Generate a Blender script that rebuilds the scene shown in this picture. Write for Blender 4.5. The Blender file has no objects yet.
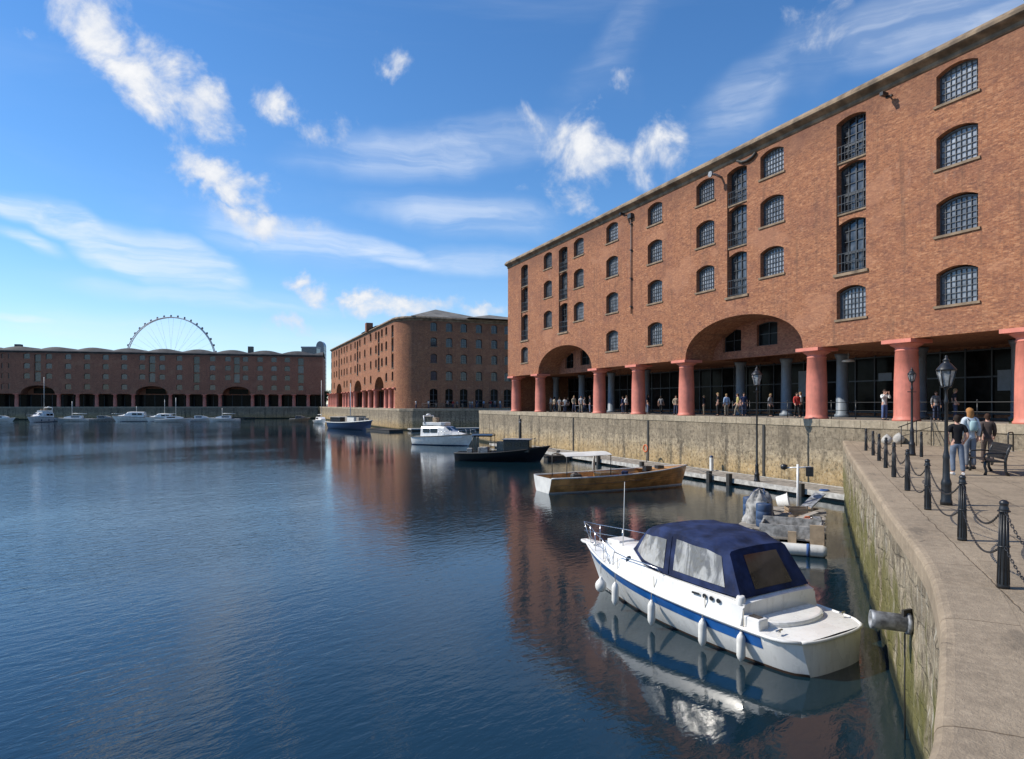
import bpy, bmesh, math, random
from mathutils import Vector, Matrix, noise
from math import sin, cos, pi, radians, atan2, sqrt, tan, atan
R = random.Random(7)
SC = bpy.context.scene
COL = SC.collection
D2R = pi / 180

# ---------------------------------------------------------------- camera maths (world metres, water at z = 0)
FOC, YAW, EYE = 670.0, radians(23.4), 5.2
QA, QN, PON = 4.28, 3.1, 0.42          # warehouse quay, near quay, pontoon deck heights

def at(px, py, z):
    """World point at height z that the photograph shows at pixel (px, py)."""
    d = FOC * (EYE - z) / (py - 404.0)
    l = (px - 512.0) / FOC * d
    return l * cos(YAW) + d * sin(YAW), d * cos(YAW) - l * sin(YAW)

def at_depth(px, d):
    l = (px - 512.0) / FOC * d
    return l * cos(YAW) + d * sin(YAW), d * cos(YAW) - l * sin(YAW)

def y_on_x(px, X):
    return X / tan(atan((px - 512.0) / FOC) + YAW)

# ---------------------------------------------------------------- object helpers
def link(name, data, parent=None):
    o = bpy.data.objects.new(name, data)
    COL.objects.link(o)
    if parent is not None:
        o.parent = parent
    return o

def tag(o, label=None, cat=None, group=None, kind=None):
    if label: o['label'] = label
    if cat: o['category'] = cat
    if group: o['group'] = group
    if kind: o['kind'] = kind
    return o

def thing(name, label, cat, loc=(0, 0, 0), rz=0.0, group=None):
    o = link(name, None)
    o.empty_display_size = 0.3
    o.location = loc
    o.rotation_euler = (0, 0, rz)
    return tag(o, label, cat, group)

def copy_tree(o, parent=None):
    c = o.copy()
    COL.objects.link(c)
    c.parent = parent
    for ch in list(o.children):
        copy_tree(ch, c)
    return c

class MB:
    """Collects verts/faces for one mesh."""
    def __init__(self):
        self.v, self.f, self.s, self.uv = [], [], [], {}
    def face(self, idx, smooth=False):
        self.f.append(list(idx)); self.s.append(smooth)
    def quad(self, a, b, c, d, smooth=False):
        n = len(self.v); self.v += [a, b, c, d]; self.face((n, n+1, n+2, n+3), smooth)
    def poly(self, pts):
        n = len(self.v); self.v += [tuple(p) for p in pts]; self.face(range(n, n+len(pts)))
    def box(self, x0, x1, y0, y1, z0, z1, m=None):
        p = [(x0,y0,z0),(x1,y0,z0),(x1,y1,z0),(x0,y1,z0),(x0,y0,z1),(x1,y0,z1),(x1,y1,z1),(x0,y1,z1)]
        if m is not None: p = [tuple(m @ Vector(q)) for q in p]
        n = len(self.v); self.v += p
        for q in ((3,2,1,0),(4,5,6,7),(0,1,5,4),(1,2,6,5),(2,3,7,6),(3,0,4,7)):
            self.face([n+i for i in q])
        return self
    def bar(self, a, b, w, h=None):
        """Rectangular bar from a to b."""
        h = h or w
        a, b = Vector(a), Vector(b); d = b - a; L = d.length
        if L < 1e-6: return self
        m = Matrix.Translation(a) @ d.to_track_quat('Z', 'Y').to_matrix().to_4x4()
        return self.box(-w/2, w/2, -h/2, h/2, 0, L, m)
    def tube(self, pts, r, n=8, cap=True, closed=False):
        pts = [Vector(p) for p in pts]
        rr = r if isinstance(r, (list, tuple)) else [r] * len(pts)
        base = len(self.v); k = len(pts)
        up = None
        for i, p in enumerate(pts):
            if closed: t = pts[(i+1) % k] - pts[i-1]
            else: t = (pts[min(i+1, k-1)] - pts[max(i-1, 0)])
            if t.length < 1e-9: t = Vector((0, 0, 1))
            t.normalize()
            if up is None:
                up = Vector((0,0,1)) if abs(t.z) < .9 else Vector((1,0,0))
            x = up - t * up.dot(t)
            if x.length < 1e-5: x = t.orthogonal()
            x.normalize(); y = t.cross(x); up = x
            for j in range(n):
                a = 2*pi*j/n
                self.v.append(tuple(p + (x*cos(a) + y*sin(a)) * rr[i]))
        for i in range(k if closed else k-1):
            for j in range(n):
                a, b = base + i*n, base + ((i+1) % k)*n
                self.face((a+j, a+(j+1) % n, b+(j+1) % n, b+j), True)
        if cap and not closed:
            self.face([base+j for j in range(n)][::-1]); self.face([base+(k-1)*n+j for j in range(n)])
        return self
    def lathe(self, prof, n=20, o=(0,0,0), cap=True, m=None, flat=False):
        base = len(self.v)
        for r, z in prof:
            for j in range(n):
                a = 2*pi*j/n
                p = (o[0]+r*cos(a), o[1]+r*sin(a), o[2]+z)
                self.v.append(tuple(m @ Vector(p)) if m is not None else p)
        for i in range(len(prof)-1):
            for j in range(n):
                a, b = base+i*n, base+(i+1)*n
                self.face((a+j, a+(j+1) % n, b+(j+1) % n, b+j), not flat)
        if cap:
            if prof[0][0] > 1e-4: self.face([base+j for j in range(n)][::-1])
            if prof[-1][0] > 1e-4: self.face([base+(len(prof)-1)*n+j for j in range(n)])
        return self
    def loft(self, rings, closed=True, cap0=False, cap1=False, smooth=True):
        base = len(self.v); n = len(rings[0])
        for r in rings: self.v += [tuple(p) for p in r]
        for i in range(len(rings)-1):
            for j in range(n if closed else n-1):
                a, b = base+i*n, base+(i+1)*n
                self.face((a+j, a+(j+1) % n, b+(j+1) % n, b+j), smooth)
        if cap0: self.face([base+j for j in range(n)][::-1])
        if cap1: self.face([base+(len(rings)-1)*n+j for j in range(n)])
        return self
    def prism(self, poly, z0, z1):
        n = len(poly); base = len(self.v)
        self.v += [(x, y, z0) for x, y in poly] + [(x, y, z1) for x, y in poly]
        self.face([base+i for i in range(n)][::-1]); self.face([base+n+i for i in range(n)])
        for i in range(n):
            self.face((base+i, base+(i+1) % n, base+n+(i+1) % n, base+n+i))
        return self
    def mesh(self, name, fix=True):
        me = bpy.data.meshes.new(name)
        me.from_pydata(self.v, [], self.f)
        me.polygons.foreach_set('use_smooth', self.s)
        if fix:
            bm = bmesh.new(); bm.from_mesh(me)
            bmesh.ops.recalc_face_normals(bm, faces=bm.faces)
            bm.to_mesh(me); bm.free()
        me.update()
        return me
    def build(self, name, mat, parent=None, fix=True, bevel=0.0, uv=False, sharp=None):
        me = self.mesh(name, fix)
        if uv: box_uv(me)
        me.materials.append(mat)
        if sharp is not None:
            me.set_sharp_from_angle(angle=radians(sharp))
        o = link(name, me, parent)
        if bevel:
            b = o.modifiers.new('bevel', 'BEVEL'); b.width = bevel; b.segments = 2; b.limit_method = 'ANGLE'
            b.angle_limit = radians(40)
        return o

def box_uv(me):
    """UVs in metres from the dominant axis of every face (u along, v up)."""
    uv = me.uv_layers.new(name='UVMap') if not me.uv_layers else me.uv_layers[0]
    vs = me.vertices
    for p in me.polygons:
        n = p.normal
        for li in p.loop_indices:
            c = vs[me.loops[li].vertex_index].co
            if abs(n.z) > .75: uv.data[li].uv = (c.x, c.y)
            elif abs(n.x) > abs(n.y): uv.data[li].uv = (c.y, c.z)
            else: uv.data[li].uv = (c.x, c.z)

def wall_with_holes(name, outline, holes, depth, mat, parent, y0=0.0):
    """Wall panel in the local x-z plane, front face at y0, back at y0+depth, cut by closed 2-D outlines."""
    cu = bpy.data.curves.new(name, 'CURVE')
    cu.dimensions = '2D'; cu.fill_mode = 'BOTH'; cu.extrude = depth/2
    for pts in [outline] + holes:
        sp = cu.splines.new('POLY'); sp.points.add(len(pts)-1)
        for q, (x, z) in zip(sp.points, pts): q.co = (x, z, 0, 1)
        sp.use_cyclic_u = True
    tmp = bpy.data.objects.new('tmp_panel', cu); COL.objects.link(tmp)
    dg = bpy.context.evaluated_depsgraph_get()
    me = bpy.data.meshes.new_from_object(tmp.evaluated_get(dg))
    bpy.data.objects.remove(tmp); bpy.data.curves.remove(cu)
    for v in me.vertices:
        x, y, z = v.co; v.co = (x, y0 + z + depth/2, y)
    bm = bmesh.new(); bm.from_mesh(me)
    bmesh.ops.remove_doubles(bm, verts=bm.verts, dist=1e-4)
    bmesh.ops.recalc_face_normals(bm, faces=bm.faces)
    bm.to_mesh(me); bm.free()
    me.name = name
    for p in me.polygons: p.use_smooth = False
    box_uv(me)
    me.materials.clear(); me.materials.append(mat)
    return link(name, me, parent)

def arched(cx, w, z0, z1, rise, n=7):
    """Outline of an opening with a segmental head."""
    pts = [(cx-w/2, z0), (cx+w/2, z0)]
    h = w/2; rad = (h*h + rise*rise) / (2*rise); a0 = math.asin(h/rad)
    for i in range(n+1):
        a = a0 - 2*a0*i/n
        pts.append((cx + rad*sin(a), z1 - rad + rad*cos(a)))
    return pts

def spline(pts, n=6):
    out = []
    P = [Vector(p) for p in pts]
    for i in range(len(P)-1):
        p0, p1, p2, p3 = P[max(i-1,0)], P[i], P[i+1], P[min(i+2, len(P)-1)]
        for k in range(n):
            t = k/n
            out.append(.5*((2*p1) + (p2-p0)*t + (2*p0-5*p1+4*p2-p3)*t*t + (3*p1-p0-3*p2+p3)*t**3))
    out.append(P[-1])
    return out

# ---------------------------------------------------------------- material helpers
class NT:
    def __init__(self, tree): self.t = tree; self.n = tree.nodes; self.l = tree.links
    def new(self, typ, ins=None, **props):
        nd = self.n.new(typ)
        for k, v in props.items(): setattr(nd, k, v)
        for k, v in (ins or {}).items(): self.set(nd.inputs[k], v)
        return nd
    def set(self, sock, v):
        if isinstance(v, bpy.types.NodeSocket): self.l.new(v, sock)
        elif isinstance(v, (tuple, list)) and sock.type == 'RGBA' and len(v) == 3: sock.default_value = (*v, 1)
        else: sock.default_value = v
    def math(self, op, a, b=0.0, c=0.0, clamp=False):
        nd = self.new('ShaderNodeMath', {0: a, 1: b, 2: c}, operation=op); nd.use_clamp = clamp
        return nd.outputs[0]
    def mix(self, fac, a, b, blend='MIX'):
        nd = self.n.new('ShaderNodeMix'); nd.data_type = 'RGBA'; nd.blend_type = blend
        self.set(nd.inputs[0], fac); self.set(nd.inputs[6], a); self.set(nd.inputs[7], b)
        return nd.outputs[2]
    def smooth(self, x, lo, hi):
        nd = self.new('ShaderNodeMapRange', {0: x, 1: lo, 2: hi, 3: 0.0, 4: 1.0}); nd.interpolation_type = 'SMOOTHSTEP'
        return nd.outputs[0]
    def noise(self, vec, scale, detail=4.0, rough=.55, dist=0.0, dim='3D'):
        nd = self.new('ShaderNodeTexNoise', {'Scale': scale, 'Detail': detail, 'Roughness': rough, 'Distortion': dist})
        nd.noise_dimensions = dim
        if vec is not None: self.l.new(vec, nd.inputs['Vector'])
        return nd.outputs[0]
    def mapping(self, vec, scale=(1,1,1), loc=(0,0,0), rot=(0,0,0), typ='POINT'):
        nd = self.new('ShaderNodeMapping', {'Vector': vec, 'Location': loc, 'Rotation': rot, 'Scale': scale}); nd.vector_type = typ
        return nd.outputs[0]
    def bump(self, h, strength=.3, dist=.02, nrm=None):
        nd = self.new('ShaderNodeBump', {'Height': h, 'Strength': strength, 'Distance': dist})
        if nrm is not None: self.l.new(nrm, nd.inputs['Normal'])
        return nd.outputs[0]

def new_mat(name):
    m = bpy.data.materials.new(name); m.use_nodes = True
    nt = NT(m.node_tree)
    return m, nt, nt.n['Principled BSDF']

def P(name, col, rough=.6, metal=0.0, spec=.5, var=.12, vs=3.0, bump=0.0, bs=30.0, dirt=0.0, coat=0.0, rand=0.0):
    """Principled paint / stone / cloth with gentle noise in colour, gloss and relief."""
    m, nt, b = new_mat(name)
    tc = nt.new('ShaderNodeTexCoord').outputs['Object']
    f = nt.noise(tc, vs, 5)
    lo = tuple(c*(1-var*1.3) for c in col); hi = tuple(min(1, c*(1+var)) for c in col)
    c = nt.mix(nt.smooth(f, .3, .7), lo, hi)
    if rand:
        oi = nt.new('ShaderNodeObjectInfo').outputs['Random']
        c = nt.mix(nt.math('MULTIPLY', oi, rand), c, (.02, .02, .02))
    if dirt:
        g = nt.noise(nt.mapping(tc, (6, 6, .8)), 1.5, 6, .65)
        c = nt.mix(nt.math('MULTIPLY', nt.smooth(g, .5, .75), dirt), c, (.12, .09, .06))
    nt.l.new(c, b.inputs['Base Color'])
    nt.l.new(nt.math('ADD', rough-.08, nt.math('MULTIPLY', f, .16)), b.inputs['Roughness'])
    b.inputs['Metallic'].default_value = metal
    b.inputs['Specular IOR Level'].default_value = spec
    b.inputs['Coat Weight'].default_value = coat
    if bump:
        nt.l.new(nt.bump(nt.noise(tc, bs, 5), bump, .01), b.inputs['Normal'])
    return m
# ================================================================ materials
def brick_mat(name, c1, c2, mortar, big=.5):
    m, nt, b = new_mat(name)
    uv = nt.new('ShaderNodeTexCoord').outputs['UV']
    br = nt.new('ShaderNodeTexBrick', {'Vector': uv, 'Color1': c1, 'Color2': c2, 'Mortar': mortar, 'Scale': 1.0, 'Mortar Size': .006,
                                       'Mortar Smooth': .3, 'Bias': -.1, 'Brick Width': .235, 'Row Height': .078})
    col = br.outputs['Color']
    cell = nt.new('ShaderNodeTexWhiteNoise'); cell.noise_dimensions = '2D'
    sn = nt.new('ShaderNodeVectorMath', {0: uv, 1: (.235, .078, 1)}, operation='SNAP')
    nt.l.new(sn.outputs[0], cell.inputs['Vector'])
    v = cell.outputs['Value']
    col = nt.mix(nt.math('MULTIPLY', nt.smooth(v, .62, .98), .38), col, (.13, .052, .038))      # burnt headers
    col = nt.mix(nt.math('MULTIPLY', nt.smooth(v, .24, .02), .3), col, (.62, .33, .18))        # pale bricks
    n1 = nt.noise(uv, .35, 6, .65)
    col = nt.mix(nt.math('MULTIPLY', nt.smooth(n1, .45, .72), big), col, (.23, .10, .065))     # weathered areas
    n4 = nt.noise(nt.mapping(uv, (1, 1.6, 1), loc=(3, 9, 0)), 1.3, 8, .75)
    col = nt.mix(nt.math('MULTIPLY', nt.smooth(n4, .48, .66), .65), col, (.165, .078, .056))
    n5 = nt.noise(nt.mapping(uv, (5.5, 13, 1)), 1.0, 5, .7)
    col = nt.mix(nt.math('MULTIPLY', nt.smooth(n5, .50, .66), .78), col, (.12, .058, .042))
    col = nt.mix(nt.math('MULTIPLY', nt.smooth(n5, .45, .32), .62), col, (.56, .30, .17))
    n2 = nt.noise(uv, 2.2, 6, .7)
    col = nt.mix(nt.math('MULTIPLY', nt.smooth(n2, .55, .75), .4), col, (.54, .28, .155))
    st = nt.noise(nt.mapping(uv, (2.5, .12, 1)), 1.0, 5, .6)
    col = nt.mix(nt.math('MULTIPLY', nt.smooth(st, .50, .76), .6), col, (.13, .072, .05))     # streaks of soot
    rp = nt.noise(nt.mapping(uv, (.22, .30, 1), loc=(4, 7, 0)), 1.0, 3, .5)
    col = nt.mix(nt.math('MULTIPLY', nt.smooth(rp, .58, .63), .30), col, (.44, .22, .13))      # re-faced patches
    sl = nt.noise(nt.mapping(uv, (.9, .35, 1), loc=(1, 5, 0)), 1.0, 6, .7)
    col = nt.mix(nt.math('MULTIPLY', nt.smooth(sl, .60, .78), .35), col, (.52, .40, .31))      # lime bloom
    hv = nt.new('ShaderNodeSeparateXYZ', {0: uv}).outputs[1]
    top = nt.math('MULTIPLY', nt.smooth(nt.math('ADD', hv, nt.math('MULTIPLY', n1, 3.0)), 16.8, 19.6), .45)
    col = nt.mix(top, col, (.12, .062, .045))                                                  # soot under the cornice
    nt.l.new(col, b.inputs['Base Color'])
    b.inputs['Roughness'].default_value = .9
    b.inputs['Specular IOR Level'].default_value = .2
    h = nt.math('ADD', nt.math('MULTIPLY', br.outputs['Fac'], -.7), nt.math('MULTIPLY', nt.noise(uv, 18, 3), .8))
    nt.l.new(nt.bump(h, .5, .02), b.inputs['Normal'])
    return m

def stone_mat(name, base, dark, warm, bw, bh, algae=0.0, wet=1.0, warm_amt=.6, mort=.02, grime=.6, jt=.5, lime=0.0, wb=.25, speck=0.0):
    """Dock masonry: big blocks, soot streaks, ochre lower courses, weed at the waterline."""
    m, nt, b = new_mat(name)
    tc = nt.new('ShaderNodeTexCoord'); uv = tc.outputs['UV']
    sep = nt.new('ShaderNodeSeparateXYZ', {0: uv}); v = sep.outputs[1]
    wob = nt.new('ShaderNodeVectorMath', {0: uv, 1: nt.new('ShaderNodeVectorMath', {0: nt.new('ShaderNodeTexNoise', {'Vector': uv, 'Scale': .9, 'Detail': 4.0}).outputs['Color'], 1: (wb, wb, 0)}, operation='MULTIPLY').outputs[0]}, operation='ADD').outputs[0]
    br = nt.new('ShaderNodeTexBrick', {'Vector': wob, 'Color1': (.84,.84,.84), 'Color2': (1,1,1), 'Mortar': (jt,jt,jt), 'Scale': 1.0, 'Mortar Size': mort,
                                       'Mortar Smooth': .6, 'Bias': 0.0, 'Brick Width': bw, 'Row Height': bh})
    br.offset = .41
    n1 = nt.noise(uv, .8, 7, .7); n2 = nt.noise(uv, 6.0, 6, .7)
    col = nt.mix(nt.smooth(n1, .35, .68), base, tuple(c*.72 for c in base))
    col = nt.mix(nt.math('MULTIPLY', nt.smooth(n2, .45, .7), .5), col, tuple(c*1.35 for c in base))
    wm = nt.math('MULTIPLY', nt.smooth(nt.math('ADD', v, nt.math('MULTIPLY', n1, 2.4)), 3.6, 1.6), warm_amt)
    col = nt.mix(wm, col, warm)
    st = nt.noise(nt.mapping(uv, (1.6, .16, 1)), 1.0, 6, .65)
    sp = nt.noise(uv, 2.6, 8, .75)
    col = nt.mix(nt.math('MULTIPLY', nt.smooth(sp, .52, .66), .55), col, tuple(c*.45 for c in base))
    col = nt.mix(nt.math('MULTIPLY', nt.smooth(sp, .44, .34), .45), col, tuple(min(.7, c*1.5) for c in base))
    col = nt.mix(nt.math('MULTIPLY', nt.smooth(st, .46, .70), grime), col, dark)
    if speck:
        s2 = nt.noise(nt.mapping(uv, (1.15, .8, 1)), 4.2, 8, .8)
        col = nt.mix(nt.math('MULTIPLY', nt.smooth(s2, .51, .60), speck), col, tuple(c*.9 for c in dark))
        col = nt.mix(nt.math('MULTIPLY', nt.smooth(s2, .46, .39), speck*.85), col, (.56, .48, .34))
        up = nt.smooth(nt.math('ADD', v, nt.math('MULTIPLY', n1, 2.6)), 3.2, 4.3)
        col = nt.mix(nt.math('MULTIPLY', up, .45), col, tuple(c*1.7 for c in dark))
    if lime:
        ls = nt.noise(nt.mapping(uv, (2.2, .3, 1), loc=(7, 3, 0)), 1.0, 6, .7)
        col = nt.mix(nt.math('MULTIPLY', nt.smooth(ls, .55, .68), lime), col, (.60, .58, .50))
    col = nt.mix(1.0, col, br.outputs['Color'], 'MULTIPLY')
    if algae:
        g1 = nt.noise(nt.mapping(uv, (1.1, .3, 1)), 1.3, 6, .7)
        am = nt.math('ADD', nt.smooth(v, 3.1, .7), nt.math('MULTIPLY', nt.math('SUBTRACT', g1, .48), 4.2))
        am = nt.math('MULTIPLY', nt.smooth(am, .45, 1.05), algae)
        col = nt.mix(am, col, nt.mix(n2, (.030, .040, .010), (.17, .155, .025)))
    col = nt.mix(nt.math('MULTIPLY', nt.smooth(nt.math('ADD', v, nt.math('MULTIPLY', n2, .3)), .65, .3), wet), col, (.018, .022, .012))
    nt.l.new(col, b.inputs['Base Color'])
    b.inputs['Roughness'].default_value = .88
    b.inputs['Specular IOR Level'].default_value = .25
    h = nt.math('ADD', nt.math('MULTIPLY', br.outputs['Fac'], -.6), nt.math('ADD', nt.math('MULTIPLY', n2, .7), nt.noise(uv, 25, 5, .7)))
    nt.l.new(nt.bump(h, .7, .05), b.inputs['Normal'])
    return m

def paving_mat(name, base, dark, bw, bh, rot=0.0):
    m, nt, b = new_mat(name)
    tc = nt.new('ShaderNodeTexCoord').outputs['Object']
    r = nt.mapping(tc, rot=(0, 0, rot))
    jit = nt.new('ShaderNodeVectorMath', {0: r, 1: nt.new('ShaderNodeVectorMath', {0: nt.new('ShaderNodeTexNoise', {'Vector': r, 'Scale': 2.5, 'Detail': 5.0}).outputs['Color'], 1: (.10, .10, 0)}, operation='MULTIPLY').outputs[0]}, operation='ADD').outputs[0]
    br = nt.new('ShaderNodeTexBrick', {'Vector': jit, 'Color1': (.86,.86,.86), 'Color2': (1,1,1), 'Mortar': (.45,.42,.38), 'Scale': 1.0, 'Mortar Size': .012,
                                       'Mortar Smooth': .7, 'Bias': 0.0, 'Brick Width': bw, 'Row Height': bh})
    br.offset = .37
    n1 = nt.noise(r, .7, 8, .7); n2 = nt.noise(r, 9.0, 6, .7); n3 = nt.noise(nt.mapping(r, (.4, 1.6, 1)), 1.3, 7, .7)
    col = nt.mix(nt.smooth(n1, .3, .7), base, tuple(c*.68 for c in base))
    col = nt.mix(nt.math('MULTIPLY', nt.smooth(n2, .4, .7), .45), col, tuple(c*1.4 for c in base))
    col = nt.mix(nt.math('MULTIPLY', nt.smooth(n3, .56, .68), .55), col, dark)
    vo = nt.new('ShaderNodeTexVoronoi', {'Vector': jit, 'Scale': .55}, feature='DISTANCE_TO_EDGE')
    crack = nt.math('MULTIPLY', nt.smooth(vo.outputs['Distance'], .010, .0), nt.smooth(n1, .56, .66))
    col = nt.mix(crack, col, (.05, .042, .035))
    col = nt.mix(1.0, col, br.outputs['Color'], 'MULTIPLY')
    nt.l.new(col, b.inputs['Base Color'])
    b.inputs['Roughness'].default_value = .86
    b.inputs['Specular IOR Level'].default_value = .3
    h = nt.math('ADD', nt.math('MULTIPLY', br.outputs['Fac'], -.5), nt.math('ADD', nt.math('MULTIPLY', n2, .6), nt.math('SUBTRACT', nt.noise(r, 45, 4, .7), nt.math('MULTIPLY', crack, .8))))
    nt.l.new(nt.bump(h, .55, .03), b.inputs['Normal'])
    return m

def glass_mat(name, lo, hi, rough=.06, tint=(1, 1, 1), ior=1.6):
    """Old sheet glass over a dim interior; every pane differs a little."""
    m, nt, b = new_mat(name)
    oi = nt.new('ShaderNodeObjectInfo').outputs['Random']
    tc = nt.new('ShaderNodeTexCoord').outputs['Object']
    n = nt.noise(tc, 1.6, 2)
    f = nt.math('ADD', nt.math('MULTIPLY', oi, .8), nt.math('MULTIPLY', nt.math('SUBTRACT', n, .5), 2.2), clamp=True)
    c = nt.mix(f, tuple(lo*t for t in tint), tuple(hi*t for t in tint))
    nt.l.new(c, b.inputs['Base Color'])
    b.inputs['Roughness'].default_value = rough
    b.inputs['IOR'].default_value = ior
    nt.l.new(nt.bump(nt.noise(tc, 2.2, 2), .12, .02), b.inputs['Normal'])
    return m

def water_mat():
    m, nt, b = new_mat('dock_water')
    tc = nt.new('ShaderNodeTexCoord').outputs['Object']
    ax = nt.mapping(tc, (1, 1, 1), rot=(0, 0, -YAW))
    big = nt.noise(nt.mapping(ax, (.012, .03, 1)), 1.0, 4, .55)          # cat's-paws: calm and ruffled bands
    ruff = nt.smooth(big, .40, .62)
    w1 = nt.noise(nt.mapping(ax, (.7, 1.25, 1)), 1.0, 3, .5, .3)
    w2 = nt.noise(nt.mapping(ax, (2.3, 4.6, 1)), 1.0, 4, .55, .4)
    w3 = nt.noise(nt.mapping(ax, (7.0, 13.0, 1)), 1.0, 3, .5)
    sep = nt.new('ShaderNodeSeparateXYZ', {0: tc})
    # sheltered water close to the quays on the right is calmer
    shel = nt.math('MAXIMUM', nt.smooth(sep.outputs[0], 12.0, 2.0), .46)
    amp = nt.math('MULTIPLY', shel, nt.math('ADD', .38, nt.math('MULTIPLY', ruff, .85)))
    h = nt.math('ADD', nt.math('MULTIPLY', w1, .25), nt.math('ADD', nt.math('MULTIPLY', w2, .27), nt.math('MULTIPLY', w3, .055)))
    h = nt.math('MULTIPLY', h, amp)
    b.inputs['Base Color'].default_value = (.005, .018, .027, 1)
    b.inputs['Roughness'].default_value = .03
    b.inputs['Specular Tint'].default_value = (1.0, 1.0, .97, 1)
    b.inputs['IOR'].default_value = 1.55
    b.inputs['Specular IOR Level'].default_value = .5
    nt.l.new(nt.bump(h, .38, .22), b.inputs['Normal'])
    return m

M = {}
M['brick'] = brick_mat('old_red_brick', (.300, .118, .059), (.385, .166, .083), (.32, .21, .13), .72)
M['brick_lifted'] = brick_mat('lifted_red_brick', (.37, .135, .080), (.44, .175, .102), (.32, .20, .14), .4)  # same brick with its colour raised to brighten the shaded ranges
M['wall_a'] = stone_mat('granite_dock_wall', (.40, .325, .22), (.085, .07, .052), (.50, .335, .15), 1.9, .66, algae=.08, warm_amt=.8, mort=.014, jt=.84, grime=.9, speck=.8)
M['wall_n'] = stone_mat('mossy_dock_wall', (.36, .30, .21), (.10, .08, .055), (.33, .26, .15), 1.05, .47, algae=.8, warm_amt=.35, mort=.03, jt=.78, lime=.7, grime=.8, wb=.6, speck=.9)
M['coping'] = stone_mat('worn_coping_stone', (.42, .35, .25), (.16, .13, .09), (.42, .35, .25), 1.6, 3.0, wet=0.0, warm_amt=0.0, mort=.012, grime=.45)
M['sandstone'] = P('weathered_sandstone', (.21, .150, .095), .85, var=.4, vs=1.2, bump=.4, bs=8, dirt=.5)
M['paving'] = paving_mat('worn_quay_paving', (.335, .265, .185), (.115, .09, .068), 1.35, .95, radians(-42.5))
M['coping_near'] = paving_mat('worn_edge_stone', (.345, .272, .19), (.12, .10, .075), 2.6, 1.9, radians(-42.5))
M['setts'] = paving_mat('quay_setts', (.26, .23, .20), (.13, .12, .11), .5, .25)
M['column'] = P('red_painted_iron', (.60, .195, .135), .6, var=.14, vs=1.3, bump=.12, bs=14, dirt=.30)
M['grey_iron'] = P('grey_painted_iron', (.16, .19, .22), .5, var=.1)
M['frame'] = P('dark_window_iron', (.035, .04, .045), .5)
M['frame_pale'] = P('grey_window_iron', (.085, .09, .095), .5)
M['glass'] = glass_mat('window_glass', .12, .42, tint=(.90, .97, 1.05))
M['glass_bay'] = glass_mat('loading_door_glass', .010, .16, tint=(.9, .97, 1.05))
M['glass_far'] = glass_mat('far_window_glass', .03, .12, tint=(.85, .95, 1.1))
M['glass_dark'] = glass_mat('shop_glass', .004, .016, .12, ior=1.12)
M['void'] = P('shadowed_plaster', (.10, .09, .085), .9)
M['black'] = P('black_painted_iron', (.016, .017, .019), .38, var=.3, vs=6, bump=.1, bs=60)
M['water'] = water_mat()
M['gel'] = P('white_gelcoat', (.76, .745, .70), .28, var=.06, vs=1.5, dirt=.22, coat=.25)
M['gel_grey'] = P('aged_white_gelcoat', (.62, .61, .57), .4, var=.08, vs=2, dirt=.3)
M['blue_stripe'] = P('blue_hull_stripe', (.012, .11, .36), .3, var=.15, coat=.3)
M['canvas'] = P('navy_canvas', (.018, .029, .078), .85, spec=.2, var=.4, vs=2.2, bump=.8, bs=3.2, dirt=.12)
M['vinyl'] = None
M['steel'] = P('stainless_steel', (.6, .6, .6), .22, metal=1.0)
M['galv'] = P('galvanised_steel', (.25, .26, .27), .55, metal=.3, var=.45, vs=7)
M['fender'] = P('white_rubber_fender', (.72, .70, .64), .5, dirt=.25)
M['rope'] = P('pale_rope', (.42, .38, .30), .9)
M['rope_blue'] = P('blue_rope', (.03, .08, .22), .9)
M['varnish'] = P('varnished_timber', (.56, .27, .085), .32, var=.35, vs=1.3, coat=.5)
M['timber'] = P('grey_weathered_timber', (.27, .24, .20), .85, var=.3, vs=3, bump=.4, bs=12)
M['timber_pale'] = P('raw_timber', (.34, .25, .16), .8, var=.25, bump=.2)
M['timber_dark'] = P('wet_dark_timber', (.035, .032, .027), .6, bump=.4, bs=12)
M['black_hull'] = P('black_hull_paint', (.010, .011, .014), .35, coat=.3)
M['navy_hull'] = P('navy_hull_paint', (.012, .03, .085), .35, coat=.3)
M['dark_glass'] = P('tinted_glass', (.012, .014, .016), .08)
M['white_cloth'] = P('white_awning_cloth', (.62, .60, .55), .85, var=.08)
M['drum'] = P('blue_plastic', (.03, .065, .14), .6, var=.3, dirt=.5)
M['net'] = P('grey_tarpaulin', (.30, .29, .27), .85, var=.4, vs=5, bump=.6, bs=12)
M['orange'] = P('orange_plastic', (.55, .13, .04), .5)
M['lamp_glass'] = P('lamp_glass', (.26, .27, .27), .1, var=.4, vs=8)
M['concrete'] = P('pale_concrete', (.42, .40, .36), .9, var=.25, bump=.4, bs=10)
M['slate_dark'] = P('dark_slate_roofing', (.065, .062, .06), .8, var=.3, vs=.5)
M['slate'] = P('slate_roofing', (.16, .145, .12), .8, var=.3, vs=.5)
M['wheel_white'] = P('white_steelwork', (.50, .52, .55), .5)
M['gondola'] = P('grey_gondola_shell', (.10, .12, .15), .3)
M['tower'] = glass_mat('tower_glass', .05, .16, .15, (.8, .95, 1.2))
M['leaf'] = P('leaves', (.06, .10, .03), .7, var=.5, vs=2)
M['bark'] = P('bark', (.10, .08, .06), .9)

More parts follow.
